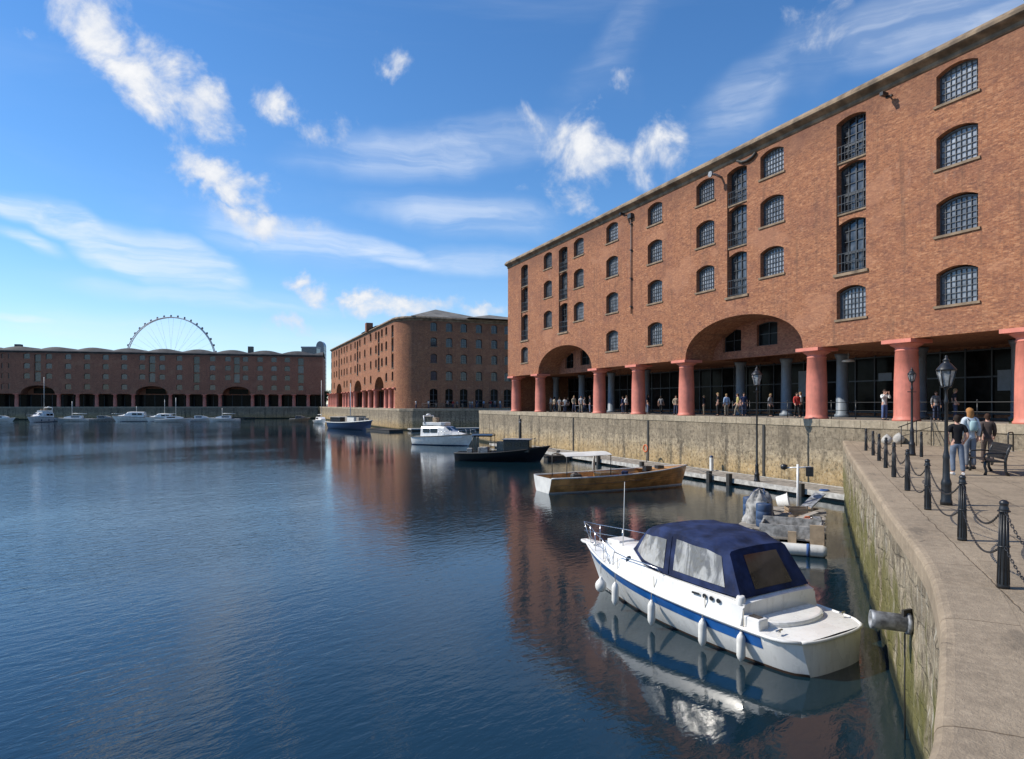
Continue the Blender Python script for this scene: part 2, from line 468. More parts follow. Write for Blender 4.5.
def vinyl():
    m, nt, b = new_mat('sheen_painted_vinyl')
    tc = nt.new('ShaderNodeTexCoord').outputs['Object']
    n = nt.noise(nt.mapping(tc, (1.2, 2.2, 1.0), rot=(.5, .2, .3)), 1.5, 4, .6, .8)
    c = nt.mix(nt.smooth(n, .42, .62), (.16, .155, .145), (.40, .39, .365))  # opaque; pale streaks in the colour stand for reflections on the vinyl
    nt.l.new(c, b.inputs['Base Color']); b.inputs['Roughness'].default_value = .14
    nt.l.new(nt.bump(nt.noise(nt.mapping(tc, (1.5, 3, 2), rot=(.6, .3, .2)), 2.0, 3, .5, 1.0), .6, .05), b.inputs['Normal'])
    return m
M['vinyl'] = vinyl()
M['vinyl_dark'] = P('dark_brown_vinyl', (.055, .042, .036), .12, var=.5, vs=1.5, bump=.3, bs=2.5)  # opaque brown stands for the dim interior behind the rear canopy pane
# ================================================================ setting: water, quays, dock walls
w = MB(); w.quad((-2500, -400, 0), (900, -400, 0), (900, 2600, 0), (-2500, 2600, 0))
tag(w.build('water', M['water']), kind='structure')
bed = MB(); bed.quad((-2500, -400, -5), (900, -400, -5), (900, 2600, -5), (-2500, 2600, -5))
tag(bed.build('dock_bed', M['timber_dark']), kind='structure')

XA = 32.9                                                    # face of the warehouse quay wall
NEAR = [(XA, 27.9), (25.55, 21.4), (21.9, 18.1), (16.9, 13.55), (12.01, 9.13), (8.76, 6.13), (6.72, 4.52), (5.49, 3.68), (4.50, 3.04),
        (3.80, 2.63), (1.6, 1.60), (-2.5, .4), (-9, -1.0), (-34, -4.5)]
edge = [NEAR[0]] + [tuple(p) for p in spline([Vector(p) for p in NEAR[1:]], 6)]

def offset(pl, d):
    out = []
    for i, p in enumerate(pl):
        a = Vector(pl[max(i-1, 0)]); b = Vector(pl[min(i+1, len(pl)-1)])
        t = (b - a).normalized()
        out.append((p[0] + t.y*d, p[1] - t.x*d))             # right-hand side of travel
    return out

CW = .62                                                     # width of the coping stones
inner = offset(edge, -CW)                                    # travel runs towards -X, the land lies on the left
pv = MB(); pv.poly([(x, y, QN) for x, y in inner] + [(-34, -60, QN), (XA - .02, -60, QN)])
tag(pv.build('quay_paving', M['paving'], fix=False), kind='structure')

def wall_strip(name, pl, z0, z1, mat, parent, step=.14, disp=.03, seed=0.0, block=(.95, .42), side=1):
    """A dock wall as a fine grid along a polyline, its blocks standing unevenly proud."""
    pts = [Vector((x, y, 0)) for x, y in pl]
    L = [0.0]
    for a, b in zip(pts, pts[1:]): L.append(L[-1] + (b-a).length)
    nu = max(2, int(L[-1]/step)); nv = max(2, int((z1-z0)/step))
    mb = MB(); uvs = []; j = 0
    for i in range(nu+1):
        s = L[-1]*i/nu
        while j < len(L)-2 and L[j+1] < s: j += 1
        t = (s-L[j])/max(1e-6, L[j+1]-L[j])
        p = pts[j].lerp(pts[j+1], t)
        d = (pts[j+1]-pts[j]).normalized(); nrm = Vector((d.y, -d.x, 0))*side
        for k in range(nv+1):
            z = z0 + (z1-z0)*k/nv
            row = math.floor(z/block[1]); uu = s + row*block[0]*.41
            cb = noise.noise(Vector((math.floor(uu/block[0])*3.17 + seed, row*5.31, 1.3)))
            h = cb*.8 + noise.fractal(Vector((s*1.7, z*1.7, seed)), 1.0, 2.0, 4)*.7
            q = p + nrm*h*disp
            mb.v.append((q.x, q.y, z)); uvs.append((s, z))
    for i in range(nu):
        for k in range(nv):
            a = i*(nv+1)+k
            mb.face((a, a+1, a+nv+2, a+nv+1), True)
    me = mb.mesh(name, fix=False)
    if side > 0: me.flip_normals()
    ul = me.uv_layers.new(name='UVMap')
    for p in me.polygons:
        for li in p.loop_indices: ul.data[li].uv = uvs[me.loops[li].vertex_index]
    me.materials.append(mat)
    return link(name, me, parent)

def coping_run(pl, inn, z1, h, proud, parent, mat, stone=1.5, out=1):
    """Coping stones with worn, rounded outer arris, laid end to end along the wall head."""
    o2 = offset(pl, proud*out)
    n = 0; rings = []
    acc = 0.0
    for i in range(len(pl)):
        a = Vector(o2[i]); b = Vector(inn[i]); d = (b-a).normalized()
        wv = (b-a).length
        jit = noise.noise(Vector((i*.37, 1.1, z1)))*.012
        prof = [(wv, -h), (.0, -h), (.0, -.07), (.018, -.03), (.05, -.008), (.11, .003+jit*.4), (wv, .003)]
        rings.append([(a.x+d.x*u, a.y+d.y*u, z1+v) for u, v in prof])
    mb = MB(); mb.loft(rings, closed=True, cap0=True, cap1=True, smooth=False)
    return mb.build('coping', mat, parent, uv=True)

def resample(pl, step):
    out = [pl[0]]; acc = 0
    for a, b in zip(pl, pl[1:]):
        a, b = Vector(a), Vector(b); n = max(1, int((b-a).length/step))
        for i in range(1, n+1): out.append(tuple(a.lerp(b, i/n)))
    return out

nw = thing('quay_wall', 'mossy stone dock wall in the foreground, curving along the near quay above the water', 'wall', (0, 0, 0))
wall_strip('masonry', edge[::-1], -1.2, QN-.30, M['wall_n'], nw, .10, .05, 3.0, side=-1)
e2 = resample(edge, .5); coping_run(e2, offset(e2, -CW), QN, .32, .03, nw, M['coping_near'])

# warehouse quay wall (also faces the raised step at the back of the near quay)
aw = thing('quay_wall', 'long tan granite dock wall under the big red warehouse', 'wall', (0, 0, 0))
la = [(XA, -45), (XA, 87.2), (33.6, 89.4), (35.6, 90.2), (62, 90.2)]
wall_strip('masonry', la, -1.0, QA-.42, M['wall_a'], aw, .22, .03, 9.0, (1.7, .62), side=-1)
def flat_coping(pl, parent, z1=QA, h=.44, wid=1.0, proud=.05):
    p2 = resample(pl, 1.4); o = offset(p2, -proud); i = offset(p2, wid)
    mb = MB()
    for k in range(len(p2)-1):
        a, b, c, d = Vector(o[k]), Vector(o[k+1]), Vector(i[k+1]), Vector(i[k])
        t = (b-a).normalized()*.007
        j = R.uniform(-.006, .006)
        mb.prism([tuple(a+t), tuple(b-t), tuple(c-t), tuple(d+t)], z1-h, z1+.004+j)
    return mb.build('coping', M['coping'], parent, uv=True, bevel=.025)
flat_coping(la, aw)
sl = MB()
for px in (519.4, 573.5, 648.3, 764.0):                      # dark chain grooves down the wall
    y = y_on_x(px, XA); sl.box(XA-.06, XA+.1, y-.10, y+.10, -.6, QA-.46)
sl.build('chain_groove', M['timber_dark'], aw)

bw_ = thing('quay_wall', 'shaded dock wall below the round-cornered warehouse', 'wall', (0, 0, 0))
lb = [(62, 128.2), (38.5, 128.2), (34.6, 129.0), (32.4, 131.4), (31.9, 134.5), (31.9, 246)]
wall_strip("masonry", lb, -1, QA-.42, M['wall_a'], bw_, .5, .03, 5.0, (1.7, .62), side=-1)
flat_coping(lb, bw_)
CA = radians(-10.0)                                          # the far range stands slightly askew
CO = Vector((-146.0, 284.2)); CD = Vector((cos(CA), sin(CA))); CN = Vector((-sin(CA), cos(CA)))
def cpt(s, y=0.0): q = CO + CD*s + CN*y; return (q.x, q.y)
cw_ = thing('quay_wall', 'dark dock wall beneath the far warehouse range', 'wall', (0, 0, 0))
lc = [cpt(181, -1.2), cpt(0, -1.2)]
wall_strip('masonry', lc[::-1], -1, QA-.42, M['wall_a'], cw_, .8, .03, 7.0, (1.7, .62), side=1)
flat_coping(lc[::-1], cw_, wid=-1.0, proud=-.05)

land = MB()
c0, c1 = cpt(0, -.6), cpt(181, -.6)
pts = [(XA+.9, -300), (XA+.9, 87), (34.3, 89.0), (35.8, 89.3), (61, 89.3), (61, 129.1), (38.5, 129.1), (34.9, 129.8), (33.2, 131.8), (32.8, 134.5),
       (32.8, c1[1]), c1, c0, (-600, c0[1]), (-1500, 2400), (900, 2400), (900, -300)]
land.poly([(x, y, QA-.004) for x, y in pts])
tag(land.build('ground', M['setts'], fix=False), kind='structure')

# ---------------------------------------------------------------- sky
world = bpy.data.worlds.new('World'); SC.world = world; world.use_nodes = True
SUN_AZ, SUN_EL = atan2(-.87, .49), radians(42)               # bearing measured clockwise from +Y
def build_sky():
    nt = NT(world.node_tree); bg = nt.n['Background']
    sky = nt.new('ShaderNodeTexSky'); sky.sky_type = 'NISHITA'; sky.sun_disc = False
    sky.sun_elevation = SUN_EL; sky.sun_rotation = SUN_AZ
    sky.air_density = 1.0; sky.dust_density = .0; sky.ozone_density = 4.5; sky.altitude = 50
    d = nt.new('ShaderNodeTexCoord').outputs['Generated']
    sep = nt.new('ShaderNodeSeparateXYZ', {0: d})
    az = nt.math('MULTIPLY', nt.math('ARCTAN2', sep.outputs[0], sep.outputs[1]), 57.2958)
    el = nt.math('MULTIPLY', nt.math('ARCSINE', sep.outputs[2]), 57.2958)
    n_w = nt.new('ShaderNodeTexNoise', {'Vector': d, 'Scale': 9.0, 'Detail': 3.0}).outputs['Color']
    wv = nt.new('ShaderNodeVectorMath', {0: n_w, 1: (.5, .5, .5)}, operation='SUBTRACT').outputs[0]
    wv = nt.new('ShaderNodeVectorMath', {0: wv, 1: (6.0, 5.0, 0)}, operation='MULTIPLY').outputs[0]
    n_f = nt.new('ShaderNodeTexNoise', {'Vector': d, 'Scale': 30.0, 'Detail': 6.0, 'Roughness': .6}).outputs['Color']
    wf_ = nt.new('ShaderNodeVectorMath', {0: n_f, 1: (.5, .5, .5)}, operation='SUBTRACT').outputs[0]
    wf_ = nt.new('ShaderNodeVectorMath', {0: wf_, 1: (3.2, 2.6, 0)}, operation='MULTIPLY').outputs[0]
    ae = nt.new('ShaderNodeCombineXYZ', {0: az, 1: el}).outputs[0]
    aw_ = nt.new('ShaderNodeVectorMath', {0: ae, 1: wv}, operation='ADD').outputs[0]
    aw_ = nt.new('ShaderNodeVectorMath', {0: aw_, 1: wf_}, operation='ADD').outputs[0]
    def blob(vec, px, py, hw, hh, rot, s):
        a = atan((px-512)/FOC); e = atan((404-py)/FOC*cos(a))
        k = cos(a)
        loc = (a/D2R + 23.4, e/D2R, 0)
        sc = (hw/11.7*k*k, hh/11.7*k*k*1.05, 1)
        mp = nt.mapping(vec, sc, loc, (0, 0, radians(-rot)), 'TEXTURE')
        ln = nt.new('ShaderNodeVectorMath', {0: mp}, operation='LENGTH').outputs['Value']
        return nt.math('MULTIPLY', nt.math('MINIMUM', nt.math('MULTIPLY', nt.math('SUBTRACT', 1.12, ln), 1.25), 1.0), s)
    def field(vec, L):
        m = None
        for b in L:
            o = blob(vec, *b)
            m = o if m is None else nt.math('MAXIMUM', m, o)
        return m
    cum = [(100,26,50,34,40,.95), (152,74,64,40,38,1.15), (200,108,54,27,25,.95), (268,104,36,26,0,1.0), (30,38,24,10,10,.35),
           (224,174,56,28,5,1.1), (258,184,38,30,20,1.0), (255,216,62,18,8,.9), (397,63,22,17,20,.6), (343,126,22,20,40,.55), (306,140,16,10,0,.25),
           (588,158,46,40,0,1.1), (655,148,46,38,-25,.95), (620,158,34,28,0,.9), (535,150,44,26,0,.6), (625,88,20,8,0,.35),
           (325,290,24,13,0,.75), (357,293,17,10,0,.7), (296,328,28,13,-5,.7), (415,303,56,14,0,1.1), (492,313,32,9,0,.8),
           (845,10,62,30,10,.6), (935,12,85,26,0,.45), (1010,4,60,24,0,.4)]
    f1 = field(aw_, cum)
    nz = nt.noise(d, 13.0, 10, .60, .35); nz2 = nt.noise(d, 6.0, 5, .6)
    dens = nt.math('ADD', f1, nt.math('ADD', nt.math('MULTIPLY', nt.math('SUBTRACT', nz, .5), 3.7), nt.math('MULTIPLY', nt.math('SUBTRACT', nz2, .5), .5)))
    c1 = nt.smooth(dens, .20, 1.30)
    c1 = nt.math('MULTIPLY', c1, nt.smooth(f1, -.55, .05))
    # high thin streaks
    wv2 = nt.new('ShaderNodeVectorMath', {0: wv, 1: (2.2, .35, 0)}, operation='MULTIPLY').outputs[0]
    ac = nt.new('ShaderNodeVectorMath', {0: ae, 1: wv2}, operation='ADD').outputs[0]
    cir = [(60,222,110,22,8,1.2), (175,262,110,26,12,1.1), (75,222,66,13,10,1.6), (20,243,80,10,12,.6), (365,248,130,12,8,.8), (285,240,120,26,6,.5), (450,150,150,26,-6,.5),
           (470,215,120,20,4,.45), (20,318,90,7,4,.6), (230,300,180,14,2,.35), (480,262,70,16,0,.4), (760,95,120,40,-25,.35), (620,40,90,30,-50,.2), (930,20,130,40,0,.5), (400,345,200,20,0,.3), (120,330,200,22,0,.3)]
    f2 = field(ac, cir)
    st = nt.noise(nt.mapping(ac, (.07, .50, 1), rot=(0, 0, radians(5))), 1.0, 7, .6, .4)
    c2 = nt.math('MULTIPLY', nt.smooth(f2, -.05, .75), nt.math('ADD', .25, nt.math('MULTIPLY', nt.smooth(st, .34, .70), .85)))
    # faint cover everywhere else, so reflections and other views have a sky too
    st2 = nt.noise(nt.mapping(ae, (.018, .09, 1)), 1.0, 6, .6, .5)
    c3 = nt.math('MULTIPLY', nt.smooth(st2, .50, .80), .22)
    c2 = nt.math('MAXIMUM', c2, c3)
    hsv = nt.new('ShaderNodeHueSaturation', {'Hue': .5, 'Saturation': SKY_SAT, 'Value': 1.0, 'Color': sky.outputs[0]}).outputs[0]
    shade = nt.smooth(nt.math('ADD', dens, nt.math('MULTIPLY', nz2, .5)), .7, 2.1)
    ccol = nt.mix(shade, (.66*CLOUD, .71*CLOUD, .80*CLOUD), (.96*CLOUD, .955*CLOUD, .95*CLOUD))
    hsv = nt.mix(1.0, hsv, (.95, .985, 1.03), 'MULTIPLY')
    col = nt.mix(nt.math('MULTIPLY', c2, .66), hsv, (.86*CLOUD, .92*CLOUD, 1.0*CLOUD))
    col = nt.mix(nt.math('MULTIPLY', nt.smooth(el, 13.0, 0.0), .34), col, (.66*CLOUD, .80*CLOUD, .97*CLOUD))
    col = nt.mix(nt.math('MULTIPLY', c1, .96), col, ccol)
    # below the horizon
    nt.l.new(col, bg.inputs['Color']); bg.inputs['Strength'].default_value = SKY_STR
SKY_SAT, CLOUD, SKY_STR = 1.17, 6.6, .125
build_sky()
sun = bpy.data.lights.new('sun', 'SUN'); sun.energy = 4.3; sun.angle = radians(.53); sun.color = (1.0, .94, .85)
so = link('sun', sun)
sv = Vector((sin(SUN_AZ)*cos(SUN_EL), cos(SUN_AZ)*cos(SUN_EL), sin(SUN_EL)))
so.rotation_euler = (-sv).to_track_quat('-Z', 'Y').to_euler()

cam = bpy.data.cameras.new('camera'); co = link('camera', cam)
cam.sensor_width = 36.0; cam.lens = FOC/1024*36.0; cam.shift_y = (404-379.5)/1024.0
cam.clip_start = .1; cam.clip_end = 6000
co.location = (0, 0, EYE); co.rotation_euler = (pi/2, 0, -YAW)
SC.camera = co
SC.view_settings.view_transform = 'Standard'; SC.view_settings.look = 'None'; SC.view_settings.gamma = 1.0
SC.view_settings.use_curve_mapping = False
SC.view_settings.exposure = 0.36
# ================================================================ warehouses
def lib(name, mb, mat, **kw):
    me = mb.mesh(name); me.materials.append(mat)
    return me

def win_meshes(w, h, rise, nx, nz, bar, frame, glass, doorlike=False):
    """Iron casement with a segmental head: frame with glazing bars, and its glass."""
    out = arched(0, w, 0, h, rise, 8)
    fr = MB()
    n = len(out)
    for i in range(n):
        a, b = out[i], out[(i+1) % n]
        fr.bar((a[0], 0, a[1]), (b[0], 0, b[1]), .09)
    def top(x):
        hh = w/2; rad = (hh*hh+rise*rise)/(2*rise)
        return h - rad + sqrt(max(0, rad*rad - x*x))
    for i in range(1, nx):
        x = -w/2 + w*i/nx
        wd = bar*1.8 if (doorlike and i*2 == nx) else bar
        fr.box(x-wd/2, x+wd/2, -.03, .02, 0, top(x))
    for k in range(1, nz):
        z = h*k/nz
        if z < h - rise*.6: fr.box(-w/2, w/2, -.025, .018, z-bar/2, z+bar/2)
    if doorlike:
        fr.box(-w/2, w/2, -.04, .03, h*.36, h*.36+.12)
    g = MB(); g.poly([(x, .035, z) for x, z in out])
    return lib('window_frame', fr, frame), lib('window_pane', g, glass)

def put(name, me, parent, loc, label=None):
    o = link(name, me, parent); o.location = loc
    if label: o['label'] = label
    return o

def sill_mesh(w):
    s = MB(); s.box(-w/2-.12, w/2+.12, -.08, .10, -.125, 0); return lib('sill', s, M['sandstone'])

def column_mesh(r, h, seg=24):
    c = MB()
    c.lathe([(r*1.12, 0), (r*1.12, .10), (r*1.03, .16), (r*1.0, .3), (r*.97, h*.5), (r*.88, h-.62), (r*.93, h-.60), (r*.93, h-.53), (r*.88, h-.52), (r*.90, h-.42),
             (r*1.10, h-.34), (r*1.28, h-.26), (r*1.32, h-.20)], seg, cap=True)
    c.box(-r*1.38, r*1.38, -r*1.38, r*1.38, h-.20, h)
    me = c.mesh('column'); me.materials.append(M['column']); return me

def bottom_profile(L, arches, z0, zarch_rise, x_end=None):
    """Lower edge of a facade: flat lintels broken by elliptical arches (x0, x1)."""
    pts = [(0, z0)]
    for a, b in arches:
        c, hw = (a+b)/2, (b-a)/2
        for i in range(25):
            t = pi*i/24
            pts.append((c - hw*cos(t), z0 + zarch_rise*sin(t)**.92))
    pts.append((L, z0))
    return pts

def cornice(parent, pts, prof, name='cornice', mat=None):
    """Moulded stone course swept along the wall head; pts in plan, out = right of travel."""
    rings = []
    for i, p in enumerate(pts):
        a = Vector(pts[max(i-1, 0)]); b = Vector(pts[min(i+1, len(pts)-1)])
        t = (b-a).normalized(); nrm = Vector((t.y, -t.x))
        k = 1.0
        rings.append([(p[0]+nrm.x*u*k, p[1]+nrm.y*u*k, z) for u, z in prof])
    mb = MB(); mb.loft(rings, closed=True, cap0=True, cap1=True, smooth=False)
    return mb.build(name, mat or M['sandstone'], parent)

CORN = [(-.9, 18.05), (.04, 18.05), (.10, 18.12), (.10, 18.28), (.22, 18.36), (.42, 18.45), (.48, 18.51), (.48, 18.66), (.41, 18.72), (.30, 18.86), (.24, 18.92), (-.9, 18.96)]
ROWS = [(16.02, 17.80), (12.80, 14.68), (9.42, 11.32), (5.88, 7.78)]      # window sill / crown heights above the quay
BAYS = [(15.10, 17.62), (12.08, 14.95), (8.58, 11.67)]                    # loading doors

def warehouse(name, label, loc, rz, L, arches, cols, wins, bays, brick, depth, arcade, near, glass, win_w=2.05, first_cols=(), dark_arc=False, ends=(True, True)):
    root = thing(name, label, 'warehouse', loc, rz)
    T = .62; z0 = 4.38; HT = 18.3
    outline = bottom_profile(L, arches, z0, 2.78) + [(L, HT), (0, HT)]
    holes = []
    for x, rows in wins:
        for r in rows:
            a, b = ROWS[r]; holes.append(arched(x, win_w, a, b, .28))
    for x, low in bays:
        holes.append(arched(x, 1.98, BAYS[2][0]-.02, BAYS[0][1], .22))
        if low: holes.append(arched(x, win_w-.1, ROWS[3][0], ROWS[3][1], .28))
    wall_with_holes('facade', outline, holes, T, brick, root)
    # deep arcade ceiling with the arches running through it
    wall_with_holes('arcade_vault', bottom_profile(L, arches, z0+.03, 2.70) + [(L, 7.55), (0, 7.55)], [], arcade-T-.01, brick if not dark_arc else M['brick_lifted'], root, T+.004)
    body = MB()
    body.box(.02, L-.02, T+.45, depth, 7.56, HT-.02)
    body.box(.02, L-.02, arcade, depth, 0, 7.55)
    body.box(0, .6, T+.01, depth, HT-.02 if False else 7.56, HT) if False else None
    body.build('inner_walls', brick, root, uv=True)
    e = MB()
    e.box(.0, .019, T+.01, depth, 0, HT) if ends[0] else None
    e.box(L-.019, L, T+.01, depth, 0, HT) if ends[1] else None
    if e.v: e.build('end_wall', brick, root, uv=True)
    # windows
    fm, gm = win_meshes(win_w, ROWS[0][1]-ROWS[0][0], .28, *((8, 6, .024) if near == 1 else (4, 4, .07)), M['frame_pale'] if near == 1 else M['frame'], glass)
    sm = sill_mesh(win_w)
    for x, rows in wins:
        for r in rows:
            a = ROWS[r][0]
            if near == 0:
                put('window', gm, root, (x, .30, a)); continue
            f = put('window', fm, root, (x, .34, a))
            put('pane', gm, f, (0, 0, 0)); put('sill', sm, f, (0, -.34, 0))
    if near != 1:  # dark glass sheets added to blacken the shaded arcade backs and arch heads
        sb = MB(); sb.box(.3, L-.3, arcade-.10, arcade-.04, .02, 4.1); sf = sb.build('shopfront', M['glass_dark'], root)
        sb = MB(); x = .5
        while x < L-.6: sb.box(x-.08, x+.08, arcade-.2, arcade-.104, 0, 4.2); x += 3.2
        sb.build('mullion', M['frame'], sf)
        for a, b in arches:
            sb = MB(); sb.box((a+b)/2-3.2, (a+b)/2+3.2, arcade-.10, arcade-.03, 4.5, 6.3); sb.build('arch_window', M['glass_dark'], root)
    if bays:
        hb = BAYS[1][1]-BAYS[1][0]
        fb, gb = win_meshes(1.94, hb, .26, 4, 5, .045, M['frame'], M['glass_bay'] if near == 1 else glass, True)
        if not near: fb, gb = win_meshes(1.94, hb, .26, 2, 2, .08, M['frame'], glass, True)
        for x, low in bays:
            for k, (a, b) in enumerate(BAYS):
                f = put('loading_door', fb if near else gb, root, (x, .46, a)); f.scale = (1, 1, (b-a)/hb)
                if near:
                    put('pane', gb, f, (0, 0, 0))
                    rl = MB()
                    for i in range(9): xx = -.92+1.84*i/8; rl.box(xx-.012, xx+.012, -.40, -.376, 0, 1.05)
                    for z in (.06, .55, 1.05): rl.box(-.95, .95, -.405, -.372, z, z+.03)
                    rl.build('guard_rail', M['frame'], f)
                if k < 2:
                    up = BAYS[k][0]; lo = BAYS[k+1][1]
                    wall_with_holes('spandrel', [(x-.985, lo-.24)] + [(x-.985+1.97*i/8, lo-.24+.24*sin(pi*i/8)) for i in range(1, 8)] + [(x+.985, lo-.24), (x+.985, up-.10), (x-.985, up-.10)], [], .40, brick, root, .13)
                s = MB(); s.box(x-.985 if k < 2 else x-1.15, x+.985 if k < 2 else x+1.15, .05 if k < 2 else -.1, .40, a-.10 if k < 2 else a-.19, a-.004 if k < 2 else a-.024)
                s.build('sill', M['sandstone'], f if False else root)
            if low:
                f = put('window', fm if near else gm, root, (x, .34, ROWS[3][0])); f.scale = ((win_w-.1)/win_w, 1, 1)
                if near: put('pane', gm, f, (0, 0, 0)); put('sill', sm, f, (0, -.34, 0))
    cm = column_mesh(.62, z0-.008, 28 if near else 14)
    for x in cols: put('column', cm, root, (x, .55, 0))
    return root

# ---- the big right-hand range
YA = 78.25
ax = lambda y: YA - y
A_ar = [(ax(69.94)+.55, ax(56.70)-.55), (ax(43.33)+.55, ax(30.64)-.55)]
A_win = [(ax(66.92), (0,1,2)), (ax(59.87), (0,1,2)), (ax(53.52), (0,1,2,3)), (ax(46.80), (0,1,2,3)), (ax(40.42), (0,1,2)), (ax(33.78), (0,1,2)),
         (ax(21.65), (0,1,2,3)), (ax(15.3), (0,1,2,3)), (ax(2.6), (0,1,2,3)), (ax(-3.7), (0,1,2,3))]
A_bay = [(ax(73.19), True), (ax(63.27), False), (ax(37.05), False), (ax(27.72), True), (ax(9.2), True)]
A_col = [ax(y) for y in (76.85, 69.94, 56.70, 50.02, 43.33, 30.64, 24.69, 18.65, 12.6, 6.5, .4, -5.8)]
LA = 88.0; AD = 8.6
WA = warehouse('warehouse', 'tall sunlit red brick warehouse with two wide arches over red columns at right', (33.3, YA, QA), -pi/2, LA,
               A_ar, A_col, A_win, A_bay, M['brick'], 26, AD, 1, M['glass'])
cornice(WA, [(-.0, 0), (LA+.0, 0)], CORN)
# rounded far corner return
cornice(WA, [(0, 26), (0, .0)], CORN, 'cornice')
rf = MB()
for k in range(5):                                            # slate ridges behind the parapet
    x0, x1 = 1+k*17.2, 1+(k+1)*17.2-.4
    xm = (x0+x1)/2
    rf.v += []; n = len(rf.v)
    rf.v += [(x0, 1.5, 18.9), (x1, 1.5, 18.9), (x1, 25, 18.9), (x0, 25, 18.9), (x0+5, 13, 21.4), (x1-5, 13, 21.4)]
    for q in ((0,1,5,4), (2,3,4,5), (1,2,5), (3,0,4)): rf.face([n+i for i in q])
rf.build('roof', M['slate'], WA)
# shopfronts at the back of the arcade
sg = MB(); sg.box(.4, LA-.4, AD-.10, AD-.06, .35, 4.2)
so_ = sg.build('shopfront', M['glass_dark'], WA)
mu = MB(); x = .5
while x < LA-.5:
    mu.box(x-.04, x+.04, AD-.2, AD-.101, .0, 4.3); x += 1.55
for z in (.0, .30, 2.5, 4.12): mu.box(.4, LA-.4, AD-.19, AD-.102, z, z+.09)
mu.build('mullion', M['frame'], so_)
pm = MB()
for xx, zz, w_, h_ in ((11.2, 1.6, .8, 1.4), (24.8, 1.4, .7, 1.7), (39.4, 1.5, 1.2, 2.0), (46.3, 2.5, 1.0, .55), (54.0, 1.7, .9, 1.2), (57.5, 2.4, 1.2, .7)):
    pm.box(xx-w_/2, xx+w_/2, AD-.26, AD-.20, zz, zz+h_)
pm.build('shop_poster', M['grey_iron'], so_)
pm = MB(); pm.box(55.6, 56.5, AD-.27, AD-.21, 2.0, 2.9); pm.build('shop_poster', M['orange'], so_)
pm = MB(); pm.box(55.4, 56.7, AD-.27, AD-.21, 1.2, 1.95); pm.build('shop_poster', M['gel_grey'], so_)
for x_ in (58.2, 50.5, 46.0):  # added white discs on stems, standing for an oval reflection in the arcade
    pm = MB(); pm.lathe([(.0, .22), (.35, .12), (.42, 0), (.0, -.02)], 20, (x_, 5.2, 3.75)); pm.tube([(x_, 5.2, 3.95), (x_, 5.2, 4.36)], .02, 6); pm.build('reflection_disc', M['gel'], WA)
ic = MB(); ic.lathe([(.5, 0), (.5, .2), (.40, .26), (.36, 4.0), (.46, 4.2), (.5, 4.37)], 18)
icm = lib('inner_column', ic, M['grey_iron'])
for y in (76.6, 69.9, 63.3, 56.7, 50.0, 43.3, 38.4, 33.4, 27.8, 22.2, 16.6, 11.0, 5.0): put('inner_column', icm, WA, (ax(y), 6.0, 0))
gl = [M['glass_dark'], M['frame']]
wf, wg = win_meshes(2.0, 1.7, .14, 2, 2, .05, M['frame'], M['glass_dark'])
for (a, b) in A_ar:                                           # brick screen wall set back inside each arch head
    c = (a+b)/2; hw = (b-a)/2+.3
    o_ = [(c-hw, z_) for z_ in (4.40,)] + [(c+hw, 4.40), (c+hw, 7.4), (c-hw, 7.4)]
    hs = [arched(c+dx, 2.0, zz, zz+1.7, .14) for dx, zz in ((-3.6, 4.95), (0, 5.15))]
    wall_with_holes('arch_screen', o_, hs, .4, M['brick_lifted'], WA, 2.7)
    for dx, zz in ((-3.6, 4.95), (0, 5.15)):
        f = put('arch_window', wf, WA, (c+dx, 2.95, zz)); put('pane', wg, f, (0, 0, 0))
# fittings on the wall: downpipe, hoist bracket, cameras
dp = MB(); dp.tube([(ax(50.2), -.10, 17.6), (ax(50.2), -.10, 8.9)], .05, 8); dp.box(ax(50.2)-.25, ax(50.2)+.25, -.32, .0, 17.35, 17.75)
for z in (9.5, 12, 14.5, 16.8): dp.box(ax(50.2)-.12, ax(50.2)+.12, -.19, .0, z, z+.08)
dp.build('downpipe', M['frame'], WA)
hk = MB(); hk.tube([(ax(38.6), .05, 17.35), (ax(38.6)-.1, -.5, 17.55), (ax(38.6)-.1, -.95, 17.50)], .09, 8); hk.lathe([(.22, -.05), (.22, .05)], 12, (0, 0, 0), m=Matrix.Translation((ax(38.6)-.1, -.95, 17.5)) @ Matrix.Rotation(pi/2, 4, 'X'))
hk.build('hoist_bracket', M['galv'], WA)
cr = MB(); cr.tube([(ax(36.9), -.10, 18.0), (ax(36.4), -.12, 17.75), (ax(35.9), -.14, 17.68), (ax(35.4), -.12, 17.78), (ax(35.1), -.1, 17.98)], .10, 8)
cr.build('bent_conduit', M['timber_dark'], WA)
def wall_camera(y, z):
    c = MB(); c.bar((ax(y), .0, z), (ax(y), -.35, z+.05), .06); c.box(ax(y)-.10, ax(y)+.10, -.75, -.30, z-.02, z+.17); c.box(ax(y)-.05, ax(y)+.3, -.35, -.2, z-.1, z)
    c.build('security_camera', M['black'], WA)
wall_camera(25.2, 17.55); wall_camera(51.0, 17.8); wall_camera(17.9, 17.6)

